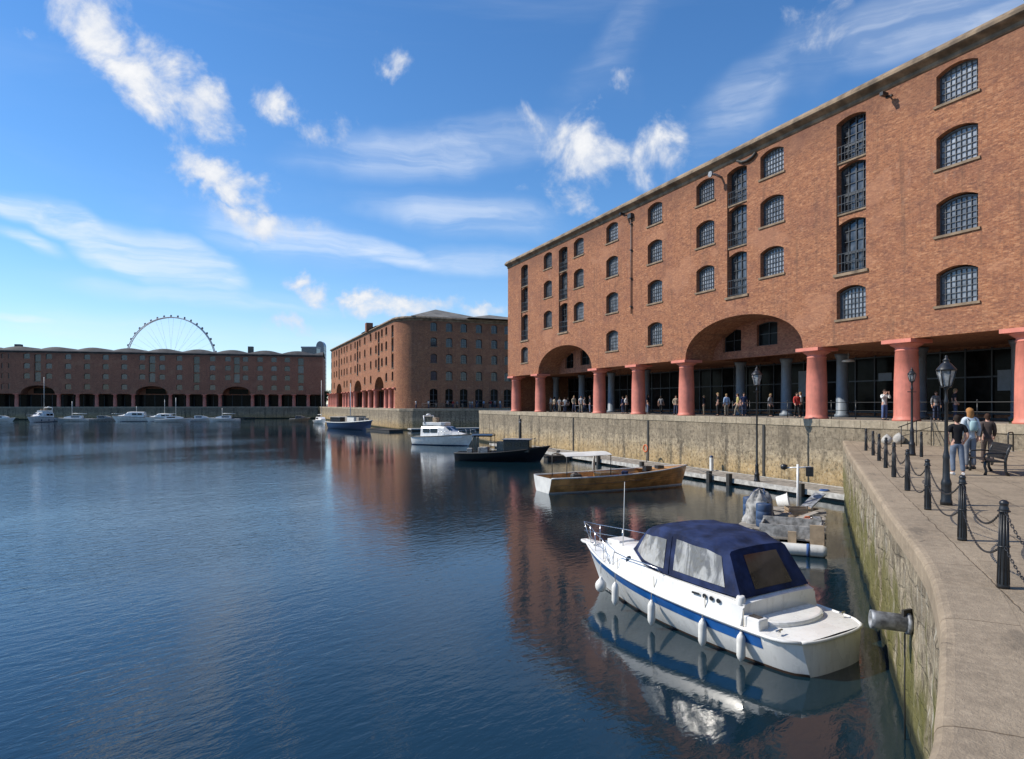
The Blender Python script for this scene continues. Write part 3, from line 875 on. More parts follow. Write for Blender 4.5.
# ---- the round-cornered range beyond
YB0, YB1, XB, RB = 133.4, 226.0, 33.0, 5.2
def yb(zx): return y_on_x(300 + zx/6.9, XB)
bx = lambda y: YB1 - y
B_win_px = [(595, (0,1,2,3)), (565, (0,1,2)), (524, (0,1,2)), (488, (0,1,2,3)), (447, (0,1,2,3)), (413, (0,1,2)), (380, (0,1,2)), (351, (0,1,2,3)), (324, (0,1,2,3)),
            (305, (0,1,2,3)), (287, (0,1,2)), (253, (0,1,2)), (236, (0,1,2,3)), (218, (0,1,2,3))]
B_bay_px = [(638, True), (543, False), (397, False), (270, False)]
LB = YB1 - (YB0 + RB)
B_ar = [(bx(yb(a)), bx(yb(b))) for a, b in ((252, 288), (374, 424), (515, 577))]
B_cols = [bx(yb(p)) for p in (649, 612, 581, 510, 470, 431, 369, 350, 331, 311, 294, 246, 233, 220, 207, 195)]
WB = warehouse('warehouse', 'red brick warehouse with rounded corner and pyramid roofs beyond the white cruiser', (XB, YB1, QA), -pi/2, LB,
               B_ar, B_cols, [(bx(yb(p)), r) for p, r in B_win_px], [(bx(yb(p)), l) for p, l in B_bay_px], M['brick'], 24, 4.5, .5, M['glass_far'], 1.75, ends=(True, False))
# right-hand face and the rounded corner share the same root (local x runs towards -Y)
def b_local(X, Y): return (bx(Y), X - XB)
fc = MB(); rings = []
for i in range(13):
    t = pi/2*i/12
    X = XB + RB - RB*cos(t); Y = YB0 + RB - RB*sin(t)
    lx, ly = b_local(X, Y)
    rings.append((lx, ly, RB*t))
me_v, me_f = [], []
mb = MB()
for lx, ly, s in rings: mb.v += [(lx, ly, 0), (lx, ly, 18.3)]
for i in range(12): mb.face((2*i, 2*i+2, 2*i+3, 2*i+1), True)
cme = mb.mesh('corner_wall', fix=False); ul = cme.uv_layers.new(name='UVMap')
for p in cme.polygons:
    for li in p.loop_indices:
        vi = cme.loops[li].vertex_index; ul.data[li].uv = (rings[vi//2][2], (vi % 2)*18.3)
cme.materials.append(M['brick']); link('corner_wall', cme, WB)
LR = 46.0
fr_root = link('side_facade', None, WB)                      # carries the right-hand face: x along +X
fr_root.location = (bx(YB0), RB, 0); fr_root.rotation_euler = (0, 0, pi/2)
def xr(px):
    d = Vector((sin(atan((px-512)/FOC)+YAW), cos(atan((px-512)/FOC)+YAW))); return YB0/d.y*d.x - XB - RB
R_px = (433.8, 449.2, 463.8, 479.0, 494.3, 507.5, 521, 536)
holes = []
for p in R_px:
    for r in range(4): holes.append(arched(xr(p), 1.4, ROWS[r][0], ROWS[r][1], .25))
    holes.append(arched(xr(p), 1.7, .25, 4.1, .35))
R_me = wall_with_holes('side_facade', [(0, 0), (LR, 0), (LR, 18.3), (0, 18.3)], holes, .6, M['brick'], None)
R_me.parent = WB; R_me.location = fr_root.location; R_me.rotation_euler = fr_root.rotation_euler
Mr = Matrix.Translation(fr_root.location) @ Matrix.Rotation(pi/2, 4, 'Z')
bpy.data.objects.remove(fr_root)
fm, gm = win_meshes(1.4, ROWS[0][1]-ROWS[0][0], .25, 4, 4, .07, M['frame'], M['glass_far']); sm = sill_mesh(1.4)
fd, gd = win_meshes(1.7, 3.85, .35, 2, 3, .09, M['frame'], M['glass_dark'], True)
for p in R_px:
    for r in range(4):
        f = put('window', fm, WB, Mr @ Vector((xr(p), .3, ROWS[r][0]))); f.rotation_euler = (0, 0, pi/2)
        put('pane', gm, f, (0, 0, 0)); put('sill', sm, f, (0, -.3, 0))
    f = put('door', fd, WB, Mr @ Vector((xr(p), .3, .25))); f.rotation_euler = (0, 0, pi/2); put('pane', gd, f, (0, 0, 0))
inn = MB(); inn.box(.5, LR, 1.0, 40, 0, 18.2, Mr); inn.build('inner_walls', M['brick_lifted'], WB, uv=True)
arc = [b_local(XB, YB1)] + [(lx, ly) for lx, ly, s in rings] + [b_local(XB+RB+LR, YB0)]
cornice(WB, arc, CORN)
rb = MB()
def pyr(px_ap, y_ap, d, wx, wy):
    X, Y = at_depth(px_ap, d); z = EYE + (404-y_ap)/FOC*d - QA
    lx, ly = b_local(X, Y); n = len(rb.v)
    rb.v.extend([(lx-wx, ly-wy, 18.95), (lx+wx, ly-wy, 18.95), (lx+wx, ly+wy, 18.95), (lx-wx, ly+wy, 18.95), (lx, ly, z)])
    for q in ((0,1,4), (1,2,4), (2,3,4), (3,0,4)): rb.face([n+i for i in q])
pyr(435.7, 309.5, 150, 11, 8.5); pyr(489.5, 315, 152, 10, 8.5); pyr(400, 319, 166, 9, 8)
rb.build('roof', M['slate'], WB)
ch = MB(); lx, ly = b_local(*at_depth(369, 163)); ch.box(lx-.8, lx+.8, ly-.8, ly+.8, 18.5, 20.6); ch.build('chimney', M['brick_lifted'], WB, uv=True)

# ---- the far range across the water (in shade)
def sc(px):
    a = atan((px-512)/FOC)+YAW; dx, dy = sin(a), cos(a)
    return -(CO.x*dy - CO.y*dx) / (CD.x*dy - CD.y*dx)
cz = lambda zx: sc(zx/3.0118)
C_ar = [(cz(62), cz(165)), (cz(408), cz(505)), (cz(670), cz(755))]
C_cols = [cz(p) for p in (48, 175, 232, 290, 345, 400, 512, 565, 615, 662, 760, 803, 843, 885, 928)]
w_px = [18, 147, 205, 262, 318, 374, 428, 488, 540, 640, 686, 739, 783, 825, 865]
C_win = [(cz(p), (0,1,2) if p in (80, 147, 428, 488, 686, 739) else (0,1,2,3)) for p in w_px] + [(cz(80), (0,1,2))]
C_bay = [(cz(113), False), (cz(458), False), (cz(592), True), (cz(713), False), (cz(906), True)]
g = cz(48)
x = g - 6.6
while x > 3: C_cols.append(x); C_win.append((x+3.3, (0,1,2,3))); x -= 6.6
LC = cz(972)
WC = warehouse('warehouse', 'long shaded brick warehouse range with wavy roof, far across the water', (CO.x, CO.y, QA), CA, LC,
               C_ar, C_cols, C_win, C_bay, M['brick_lifted'], 24, 5.0, 0, M['glass_far'], 1.9)
cornice(WC, [(0, 0), (LC, 0)], CORN, mat=M['slate_dark'])
wr = MB(); rings = []
nx = int(LC/1.1)
for i in range(nx+1):
    s = LC*i/nx; ph = (s % 11.2)/11.2
    hump = .35 + 1.05*max(0, sin(pi*ph))**1.0
    rings.append([(s, 1.6, 18.95), (s, 3.0, 18.95+hump), (s, 14, 19.2+hump*1.05), (s, 24, 18.95)])
wr.loft(rings, closed=False, smooth=True); wr.build('roof', M['slate_dark'], WC, fix=False)
vt = MB()
for px, h in ((748, 1.6), (30, .9)):
    s = cz(px); vt.box(s-.9, s+.9, 5, 7, 19, 20.3+h)
vt.build('roof_vent', M['slate'], WC)

# ---- behind: glass tower and block, wheel, a tree
def tower():
    X, Y = at_depth(321.2, 620); t = thing('glass_tower', 'slim grey-blue glass tower with rounded top rising behind the dark range', 'tower', (X, Y, 0), -YAW)
    b = MB(); W = 3.6
    H = EYE + (404-341.5)/FOC*620
    prof = [(-W, 0), (W, 0), (W, H-5)] + [(W*cos(a), H-5+5*sin(a)) for a in [pi*i/10 for i in range(1, 10)]] + [(-W, H-5)]
    n = len(prof); b.v = [(x, -4, z) for x, z in prof] + [(x, 4, z) for x, z in prof]
    b.face(range(n)); b.face(list(range(n, 2*n))[::-1])
    for i in range(n): b.face((i, (i+1) % n, n+(i+1) % n, n+i))
    b.build('shaft', M['tower'], t)
    f = MB()
    for k in range(1, 16): f.box(-W-.05, W+.05, -4.1, 4.1, k*3.6, k*3.6+.5)
    f.build('floor_bands', M['grey_iron'], t)
    X, Y = at_depth(310.5, 560); t = thing('office_block', 'grey flat-roofed office block next to the slim glass tower', 'office', (X, Y, 0), -YAW)
    H = EYE + (404-348.5)/FOC*560
    b = MB(); b.prism([(-6, -5), (6.5, -5), (6.5, 6), (-6, 6)], 0, H); b.build('walls', M['tower'], t)
    f = MB()
    f.prism([(-6.4, -5.4), (6.9, -5.4), (6.9, 6.4), (-6.4, 6.4)], H, H+1.2); f.build('roof', M['grey_iron'], t)
    f = MB()
    for k in range(1, 14): f.box(-6.1, 6.6, -5.1, 6.1, k*3.5, k*3.5+.6)
    f.build('floor_bands', M['grey_iron'], t)
tower()

def wheel():
    D = 400.0; X, Y = at_depth(171, D); cz_ = EYE + 42*D/FOC; r = 44.6*D/FOC
    a = YAW
    t = thing('ferris_wheel', 'pale observation wheel showing above the roof of the far range', 'ferris wheel', (X, Y, QA), -a)
    hz = cz_ - QA
    for y in (-.8, .8):
        m = MB(); m.tube([(r*cos(2*pi*i/96), y, hz + r*sin(2*pi*i/96)) for i in range(96)], .30, 6, closed=True); m.build('rim', M['wheel_white'], t)
    m = MB()
    for i in range(84):
        q = 2*pi*i/84; y = .8 if i % 2 else -.8; q2 = 2*pi*(i+1)/84
        m.bar((r*cos(q), y, hz+r*sin(q)), (r*cos(q2), -y, hz+r*sin(q2)), .12)
    m.build('rim_lattice', M['wheel_white'], t)
    m = MB()
    for i in range(42):
        q = 2*pi*i/42; y = .9 if i % 2 else -.9
        m.tube([(r*cos(q), y*.8, hz+r*sin(q)), (.8*cos(q), y*1.6, hz+.8*sin(q))], .045, 4)
    m.build('spokes', M['wheel_white'], t)
    m = MB(); m.lathe([(1.0, -2.6), (1.0, 2.6)], 16, m=Matrix.Translation((0, 0, hz)) @ Matrix.Rotation(pi/2, 4, 'X')); m.build('hub', M['wheel_white'], t)
    for s in (-1, 1):
        for x in (-13, 13):
            m = MB(); m.tube([(x, s*8, 0), (0, s*2.2, hz)], .55, 8); m.build('leg', M['wheel_white'], t)
    g = MB(); g.lathe([(.2, -1.1), (.7, -1.0), (.85, -.5), (.85, .3), (.75, .75), (.4, 1.0), (.12, 1.05)], 12)
    g.v = [(x*.62, y*.62, z*.62) for x, y, z in g.v]; gm = lib('gondola', g, M['gondola'])
    for i in range(42):
        q = 2*pi*(i+.5)/42; put('gondola', gm, t, ((r+.9)*cos(q), 0, hz + (r+.9)*sin(q)))
wheel()

def tree(px, d, h, label):
    X, Y = at_depth(px, d); t = thing('broadleaf_tree', label, 'tree', (X, Y, QA))
    m = MB(); m.tube([(0, 0, 0), (.1, 0, h*.4), (0, .1, h*.8)], [.3, .22, .06], 7)
    for k in range(5):
        a = k*1.3; m.tube([(0, 0, h*(.3+.1*k)), (cos(a)*h*.25, sin(a)*h*.25, h*(.5+.1*k))], [.12, .03], 5)
    m.build('trunk', M['bark'], t)
    c = MB(); rr = random.Random(3)
    cl = [(rr.gauss(0, .17)*h, rr.gauss(0, .17)*h, h*rr.uniform(.4, .95)) for _ in range(26)]
    for _ in range(1500):
        q = rr.choice(cl); p = Vector(q) + Vector((rr.gauss(0, .45), rr.gauss(0, .45), rr.gauss(0, .4)))
        e = Matrix.Rotation(rr.uniform(0, 6.3), 3, 'Z') @ Matrix.Rotation(rr.uniform(-1.2, 1.2), 3, 'X'); s = rr.uniform(.12, .26)
        c.quad(*[tuple(p + e @ Vector(v)) for v in ((-s, -s*.6, 0), (s, -s*.6, 0), (s, s*.6, 0), (-s, s*.6, 0))])
    c.build('crown', M['leaf'], t, fix=False)
tree(325.5, 262, 6.0, 'small green tree in the gap between the dark range and the round-cornered warehouse')
# ================================================================ boats
class Hull:
    """Hull form: y forward, x to starboard, waterline z = 0."""
    def __init__(s, L, B, zs, zb, draft=.35, tr=.82, rake=.9, full=.45, p=2.3, flare=.35, round_stern=0.0, sheer_p=2.0, bow_stern=0.0):
        s.bs = bow_stern
        s.L, s.B, s.zs, s.zb, s.dr, s.tr, s.rake, s.full, s.p, s.flare, s.rs, s.sp = L, B, zs, zb, draft, tr, rake, full, p, flare, round_stern, sheer_p
    def hb(s, t):
        if t < s.full: b = s.tr + (1-s.tr)*sin(pi/2*t/s.full)
        else: b = 1-((t-s.full)/(1-s.full))**s.p
        if s.rs and t < s.rs: b *= .80 + .20*sqrt(max(0, 1-(1-t/s.rs)**2))
        return s.B/2*b
    def sheer(s, t): return s.zs + (s.zb-s.zs)*t**s.sp
    def pt(s, t, q, side, off=0.0):
        zt = s.sheer(t); z = -s.dr + (zt+s.dr)*q
        x = s.hb(t) * q**(s.flare + .55*t*t)
        y = -s.L/2 + t*(s.L-s.rake) + s.rake*t**3*max(0, z/zt if z > 0 else z/zt*.4)
        if s.bs and t < .16: y += s.bs*(x/(s.B/2))**3*(1-t/.16)
        return (side*(x+off), y, z)
    def q_of(s, t, z): return max(.0, (z+s.dr)/(s.sheer(t)+s.dr))
    def ts(s, n): return [1-(1-i/n)**1.25 for i in range(n+1)]
    def shell(s, n=26, m=9):
        rings = []
        for t in s.ts(n):
            qs = [i/m for i in range(m+1)]
            rings.append([s.pt(t, q, -1) for q in qs[::-1]] + [s.pt(t, q, 1) for q in qs[1:]])
        mb = MB(); mb.loft(rings, closed=False)
        if not s.bs: mb.face(range(len(rings[0]))); return mb
        rows = []
        for i in range(m):
            a, b = rings[0][i], rings[0][-1-i]
            rows.append([(a[0]+(b[0]-a[0])*k/12, a[1]-s.bs*(abs(a[0])/(s.B/2))**3*(1-abs(1-k/6)**3), a[2]) for k in range(13)])
        rows.append([rings[0][m]]*13)
        mb.loft(rows, closed=False); return mb
    def deck(s, drop=.0, inset=.0, camber=.04, t0=0.0, t1=1.0, n=20):
        mb = MB(); rings = []
        for i in range(n+1):
            t = t0+(t1-t0)*i/n; y = s.pt(t, 1, 1)[1]; x = max(.003, s.hb(t)-inset); z = s.sheer(t)-drop
            cv = s.bs*(1-t/.16) if s.bs and t < .16 else 0
            y -= cv*(x/(s.B/2))**3
            rings.append([(x*u, y+cv*abs(x*u/(s.B/2))**3, z+camber*(1-u*u)) for u in (-1, -.85, -.6, -.3, 0, .3, .6, .85, 1)])
        mb.loft(rings, closed=False); return mb
    def band(s, z0, z1, off=.006, t0=0.0, t1=1.0, n=30, sides=(-1, 1), rel=False):
        """Painted band between two heights (numbers or functions of t)."""
        mb = MB()
        f0 = z0 if callable(z0) else (lambda t: z0); f1 = z1 if callable(z1) else (lambda t: z1)
        for sd in sides:
            rings = []
            for i in range(n+1):
                t = t0+(t1-t0)*i/n
                rings.append([s.pt(t, s.q_of(t, f0(t)+(f1(t)-f0(t))*k/3), sd, off) for k in range(4)])
            mb.loft(rings, closed=False)
        return mb
    def rail(s, r=.03, z=0.0, off=.0, t0=0.0, t1=1.0, n=36):
        mb = MB()
        P_ = [Vector(s.pt(t0+(t1-t0)*i/n, 1, -1, off)) + Vector((0, 0, z)) for i in range(n+1)]
        Q_ = [Vector(s.pt(t0+(t1-t0)*i/n, 1, 1, off)) + Vector((0, 0, z)) for i in range(n+1)]
        mb.tube(P_ + Q_[::-1], r, 8); return mb

def boat(name, label, cat, loc, heading, group=None):
    """heading: world direction of the bow"""
    return thing(name, label, cat, (loc[0], loc[1], 0), atan2(-heading[0], heading[1]), group)

# ---- the cabin cruiser in the foreground
def cruiser():
    rz = radians(9.0); C = (10.45, 13.36)
    t = thing('cabin_cruiser', 'white cabin cruiser with navy canvas canopy and blue hull stripe moored in the foreground', 'cabin cruiser', (C[0], C[1], 0), rz)
    h = Hull(7.85, 2.76, .68, 1.20, .42, .90, .75, .42, 2.5, .22, .07, 1.5, .34)
    h.shell(34, 10).build('hull', M['gel'], t, sharp=50)
    h.band(lambda q: h.sheer(q)-.30, lambda q: h.sheer(q)-.075, .006, .105, .985, 40).build('stripe', M['blue_stripe'], t, fix=False)
    h.band(lambda q: -.10, lambda q: .055, .005, .0, .985, 40).build('boot_top', P('weedy_antifouling', (.07, .035, .02), .8, var=.4), t, fix=False)
    h.deck(.0, .0, .05).build('deck', M['gel'], t)
    h.rail(.034, -.01, .012).build('rubbing_strake', M['gel'], t)
    lip = MB(); q_ = [Vector(h.pt(0, 1, -1, .012)), *[Vector((x, h.pt(0, 1, 1)[1]-.34*(h.hb(0)/1.36)**3+.34*abs(x/1.36)**3-.012, .67)) for x in [-.9+1.8*k/8 for k in range(9)]], Vector(h.pt(0, 1, 1, .012))]
    lip.tube(q_, .034, 8); lip.build('platform_lip', M['gel'], t)
    def ysheer(tt): return h.pt(tt, 1, 1)[1]
    def t_of(y):
        a, b = 0.0, 1.0
        for _ in range(40):
            m = (a+b)/2
            if ysheer(m) < y: a = m
            else: b = m
        return a
    # superstructure: cockpit sides, side decks and cabin trunk in one moulding
    st = [(-2.62, 1.16, .06), (-2.45, 1.22, .06), (-1.6, 1.26, .05), (-.6, 1.30, .05), (.2, 1.36, .06), (.75, 1.52, .10), (1.3, 1.56, .20), (1.9, 1.50, .26), (2.5, 1.40, .26), (3.0, 1.28, .22), (3.35, 1.17, .14)]
    rings = []
    for y, zt, cam_ in st:
        tt = t_of(y); hb = h.hb(tt); zs = h.sheer(tt)
        wb = hb-.03; w1 = hb-.10; fwd = max(0, min(1, (y-.2)/1.6))
        w2 = (hb-.16)*(1-.22*fwd)-.05*fwd
        z1 = zs + (zt-cam_-zs)*(.96 - .55*fwd)
        half = [(wb, zs-.02), (w1, zs+(z1-zs)*.5), (w1-.02, z1-.03), (w1-.08, z1), (w2, zt-cam_*.75), (w2*.9, zt-cam_*.45), (w2*.5, zt-cam_*.08), (0, zt)]
        rings.append([(-x, y, z) for x, z in half] + [(x, y, z) for x, z in half[-2::-1]])
    sp = MB(); sp.loft(rings, closed=False); sp.face(range(len(rings[0]))); sp.face(range(len(sp.v)-len(rings[0]), len(sp.v)))
    sp.build('superstructure', M['gel'], t, sharp=38)
    # aft: rounded step and locker, swim platform trim
    s = MB(); s.prism([(-.95, -2.62), (.95, -2.62), (.95, -2.80)] + [(.95*cos(a), -2.80-.52*sin(a)) for a in [pi*i/14 for i in range(1, 14)]] + [(-.95, -2.80)], .60, .84)
    s.build('stern_step', M['gel'], t, bevel=.05)
    b = MB(); b.box(-1.22, -.93, -3.02, -2.60, .62, .93); b.build('gas_locker', M['gel'], t, bevel=.03)
    g = MB(); g.box(-1.16, -1.0, -2.95, -2.72, .931, .945); g.build('locker_hatch', M['vinyl_dark'], t)
    b = MB(); b.lathe([(.09, 0), (.09, .52), (.07, .56)], 14, (-1.12, -2.50, .72)); b.build('filler_post', M['gel'], t)
    c = MB(); c.tube([(-1.05, -3.35, .76), (-1.05, -3.35, .80)], .03); c.tube([(-1.14, -3.35, .80), (-.96, -3.35, .80)], .02)
    c.tube([(1.05, -3.35, .76), (1.05, -3.35, .80)], .03); c.tube([(1.14, -3.35, .80), (.96, -3.35, .80)], .02)
    for sx in (-1, 1):
        c.tube([(sx*.25, 3.25, 1.19), (sx*.25, 3.25, 1.24)], .025); c.tube([(sx*.25, 3.15, 1.245), (sx*.25, 3.35, 1.245)], .018)
    c.build('mooring_cleat', M['steel'], t)
    # canopy
    ring_def = [(-2.52, -2.02, 1.21, 2.10, 1.12, .93), (-1.62, -1.55, 1.24, 2.25, 1.19, 1.01), (-.78, -.74, 1.28, 2.33, 1.21, 1.03), (-.1, -.02, 1.30, 2.32, 1.19, 1.0), (.34, .30, 1.36, 2.27, 1.13, .93), (1.06, .48, 1.55, 2.19, .78, .78)]
    def csec(d):
        yb, yt, zb, zt, wb, wt = d; half = []
        for w, k in ((wb, 0), (wb-.01, .12), (wb+(wt-wb)*.40, .42), (wb+(wt-wb)*.82, .74), (wt, .91), (wt*.93, .962), (wt*.66, .987), (wt*.3, 1.0), (0, 1.003)):
            half.append((w, yb+(yt-yb)*k, zb+(zt-zb)*k))
        return [(-x, y, z) for x, y, z in half] + [(x, y, z) for x, y, z in half[-2::-1]]
    dense = []
    for a, b in zip(ring_def, ring_def[1:]):
        for k in range(4):
            u = k/4; d = [a[i]+(b[i]-a[i])*u for i in range(6)]
            sag = -.028*sin(pi*u); d[3] += sag
            dense.append(d)
    dense.append(list(ring_def[-1]))
    rings = [csec(d) for d in dense]
    cv = MB(); cv.loft(rings, closed=False); cv.face(range(len(rings[0]))); cv.face(range(len(cv.v)-len(rings[0]), len(cv.v)))
    cv.build('canopy', M['canvas'], t, sharp=42)
    def side(i, k, sx, off=.012):
        """point on the canopy side: i along (float ring index), k index into section"""
        i0 = min(int(i), len(dense)-2); u = i-i0
        d = [dense[i0][n]+(dense[i0+1][n]-dense[i0][n])*u for n in range(6)]
        yb, yt, zb, zt, wb, wt = d
        if k < .12: w = wb
        elif k < .42: w = wb-.01+((wt-wb)*.40+.01)*(k-.12)/.30
        else: w = wb+(wt-wb)*(.40+.42*(k-.42)/.32)
        return Vector((sx*(w+off), yb+(yt-yb)*k, zb+(zt-zb)*k+.004))
    def panel(i0, i1, k0, k1, sx, slant=0.0, name='canopy_window'):
        mb = MB(); rows = []
        for a in range(9):
            u = a/8; row = []
            for b in range(6):
                v = b/5; k = k0+(k1-k0)*v
                ii = i0+(i1-i0)*u + slant*v*(1-u)
                row.append(side(ii, k, sx))
            rows.append(row)
        mb.loft(rows, closed=False); return mb.build(name, M['vinyl'], t, fix=False)
    for sx in (-1, 1):
        panel(1.6, 8.4, .15, .80, sx); panel(10.2, 18.8, .12, .76, sx)
    # opaque pane at the canopy back, coloured like the dim interior
    d = dense[0]; rows = []
    for a in range(7):
        x = -.62+1.24*a/6
        rows.append([(x*(1-.12*v), d[0]+(d[1]-d[0])*(.13+.72*v)-.014, d[2]+(d[3]-d[2])*(.13+.72*v)) for v in [j/6 for j in range(7)]])
    mb = MB(); mb.loft(rows, closed=False); mb.build('rear_window', M['vinyl_dark'], t, fix=False)
    # windscreen strip in front of the canopy
    rows = []
    for a in range(9):
        x = -.66+1.32*a/8; yy = 1.045-.06*(x/.66)**2
        rows.append([(x, yy, 1.52), (x*.97, yy-.24, 1.80), (x*.94, yy-.44, 2.06)])
    mb = MB(); mb.loft(rows, closed=False); mb.build('windscreen', M['vinyl'], t, fix=False)
    seam = MB()
    for i in (9.3,):
        pts = [side(i, k/20*.86, -1, .004) for k in range(0, 21)] + [side(i, (20-k)/20*.86, 1, .004) for k in range(0, 21)]
        for sx in (-1, 1): seam.tube([side(i, k/20*.86, sx, .004) for k in range(21)], .012, 6)
    for sx in (-1, 1): seam.tube([side(i, .02, sx, .004) for i in range(0, 20)], .012, 6)
    seam.build('canopy_seam', M['canvas'], t)
    # portholes, vents, handrail, pulpit
    def sup(y, f, sx=-1, off=.01):
        tt = t_of(y); hb = h.hb(tt); zs = h.sheer(tt); return Vector((sx*(hb-.10+.035*(1-f)+off), y, zs+f*.42))
    v = MB()
    for y in (-2.05, -1.87, -1.69):
        p = sup(y, .80); v.lathe([(.045, -.012), (.05, .0), (.045, .012)], 12, m=Matrix.Translation(p) @ Matrix.Rotation(-pi/2, 4, 'Y'))
    p = sup(-1.45, .78); v.box(p.x-.012, p.x+.01, p.y-.1, p.y+.1, p.z-.02, p.z+.02)
    v.build('vent', M['black'], t)
    v = MB(); p = Vector((-(h.hb(t_of(1.0))-.235), 1.0, 1.32)); v.lathe([(.085, -.02), (.095, .0), (.085, .02)], 16, m=Matrix.Translation(p) @ Matrix.Rotation(-pi/2+.35, 4, 'Y')); v.build('porthole', M['dark_glass'], t)
    hr = MB()
    for sx in (-1, 1):
        P0 = [Vector((sx*(h.hb(t_of(y))-.09), y, z)) for y, z in ((-.35, 1.33), (-.3, 1.40), (.2, 1.42), (.9, 1.40), (1.5, 1.42), (1.56, 1.30), (1.6, 1.06))]
        hr.tube(P0, .013, 7)
    hr.build('handrail', M['steel'], t)
    pp = MB()
    for z, rr in ((.52, .014), (.27, .010)):
        pts = []
        for y in (1.75, 2.2, 2.7, 3.2, 3.5): pts.append((-(h.hb(t_of(min(y, 3.55)))-.07), y, h.sheer(t_of(y))+z*(1 if y > 1.8 else .1)))
        pts.append((0, 4.02, 1.16+z+.05))
        pts += [(-x, y, zz) for x, y, zz in pts[-2::-1]]
        pp.tube(pts, rr*.8, 7)
    for y in (2.2, 2.9, 3.5):
        for sx in (-1, 1):
            x = h.hb(t_of(y))-.07; zz = h.sheer(t_of(y)); pp.tube([(sx*(x-.02), y+.0, zz), (sx*x, y, zz+.52)], .012, 7)
    pp.tube([(0, 3.72, 1.2), (0, 4.02, 1.73)], .012, 7)
    pp.build('pulpit', M['steel'], t)
    a = MB(); a.prism([(-.22, 3.25), (.22, 3.25), (.16, 3.9), (.08, 4.08), (-.08, 4.08), (-.16, 3.9)], 1.145, 1.215); a.build('bow_platform', M['gel'], t, bevel=.02)
    a = MB(); a.tube([(-.42, 1.85, 1.44), (-.43, 1.80, 2.2), (-.44, 1.76, 3.15)], [.014, .011, .008], 7); a.build('antenna', M['gel_grey'], t)
    a = MB(); a.prism([(-.28, 2.15), (.28, 2.15), (.28, 2.65), (-.28, 2.65)], 1.36, 1.50); a.build('hatch', M['gel'], t, bevel=.025)
    # fenders hang from lines along the port side
    F = [(2.05, .45, True), (1.30, .42, False), (-.20, .37, False), (-1.72, .35, False), (-2.68, .33, False)]
    rot = Matrix.Translation((C[0], C[1], 0)) @ Matrix.Rotation(rz, 4, 'Z')
    names = ['round white fender nearest the bow of the white cruiser', 'long white fender second from the bow of the white cruiser', 'long white fender amidships, third from the cruiser bow',
             'long white fender under the canvas canopy of the cruiser', 'long white fender nearest the cruiser stern']
    for (y, zc, ball), lb in zip(F, names):
        tt = t_of(y); q = h.pt(tt, h.q_of(tt, zc), -1, 0)
        top = h.pt(tt, 1, -1, .02)
        r = .15 if ball else .088; x = min(q[0], top[0]+.10)-r-.005
        w_ = rot @ Vector((x, y, 0))
        f = thing('boat_fender', lb, 'fender', (w_.x, w_.y, 0), rz, 'fenders along the cruiser hull')
        m = MB()
        if ball: m.lathe([(0, -.20)] + [(r*sin(a), -.02-.17*cos(a)) for a in [pi*i/10 for i in range(1, 9)]] + [(.04, .18), (.03, .22)], 18, (0, 0, zc))
        else: m.lathe([(.025, -.29), (.035, -.27), (.065, -.235), (r, -.17), (r, .17), (.065, .235), (.035, .27), (.025, .30)], 18, (0, 0, zc))
        m.build('fender_body', M['fender'], f)
        l = MB(); sx = Vector((top[0]-x+.03, 0, h.sheer(tt)+.28)); l.tube([(0, 0, zc+.30), (.0, 0, h.sheer(tt)-.02), tuple(sx+Vector((.06, 0, -.26))), tuple(sx+Vector((.05, 0, .05)))], .009, 6)
        l.build('rope', M['rope'], f)
    # mooring lines
    def line(a, b, sag, label, r=.014, mat='rope'):
        m = MB(); A_, B_ = Vector(a), Vector(b)
        m.tube([A_.lerp(B_, i/14) - Vector((0, 0, sag*4*(i/14)*(1-i/14))) for i in range(15)], r, 6)
        tag(m.build('mooring_rope', M[mat], None), label, 'rope')
    line(rot @ Vector((.25, 3.25, 1.25)), (17.5, 18.6, .75), .35, 'pale mooring rope from the cruiser bow to the wooden raft')
cruiser()

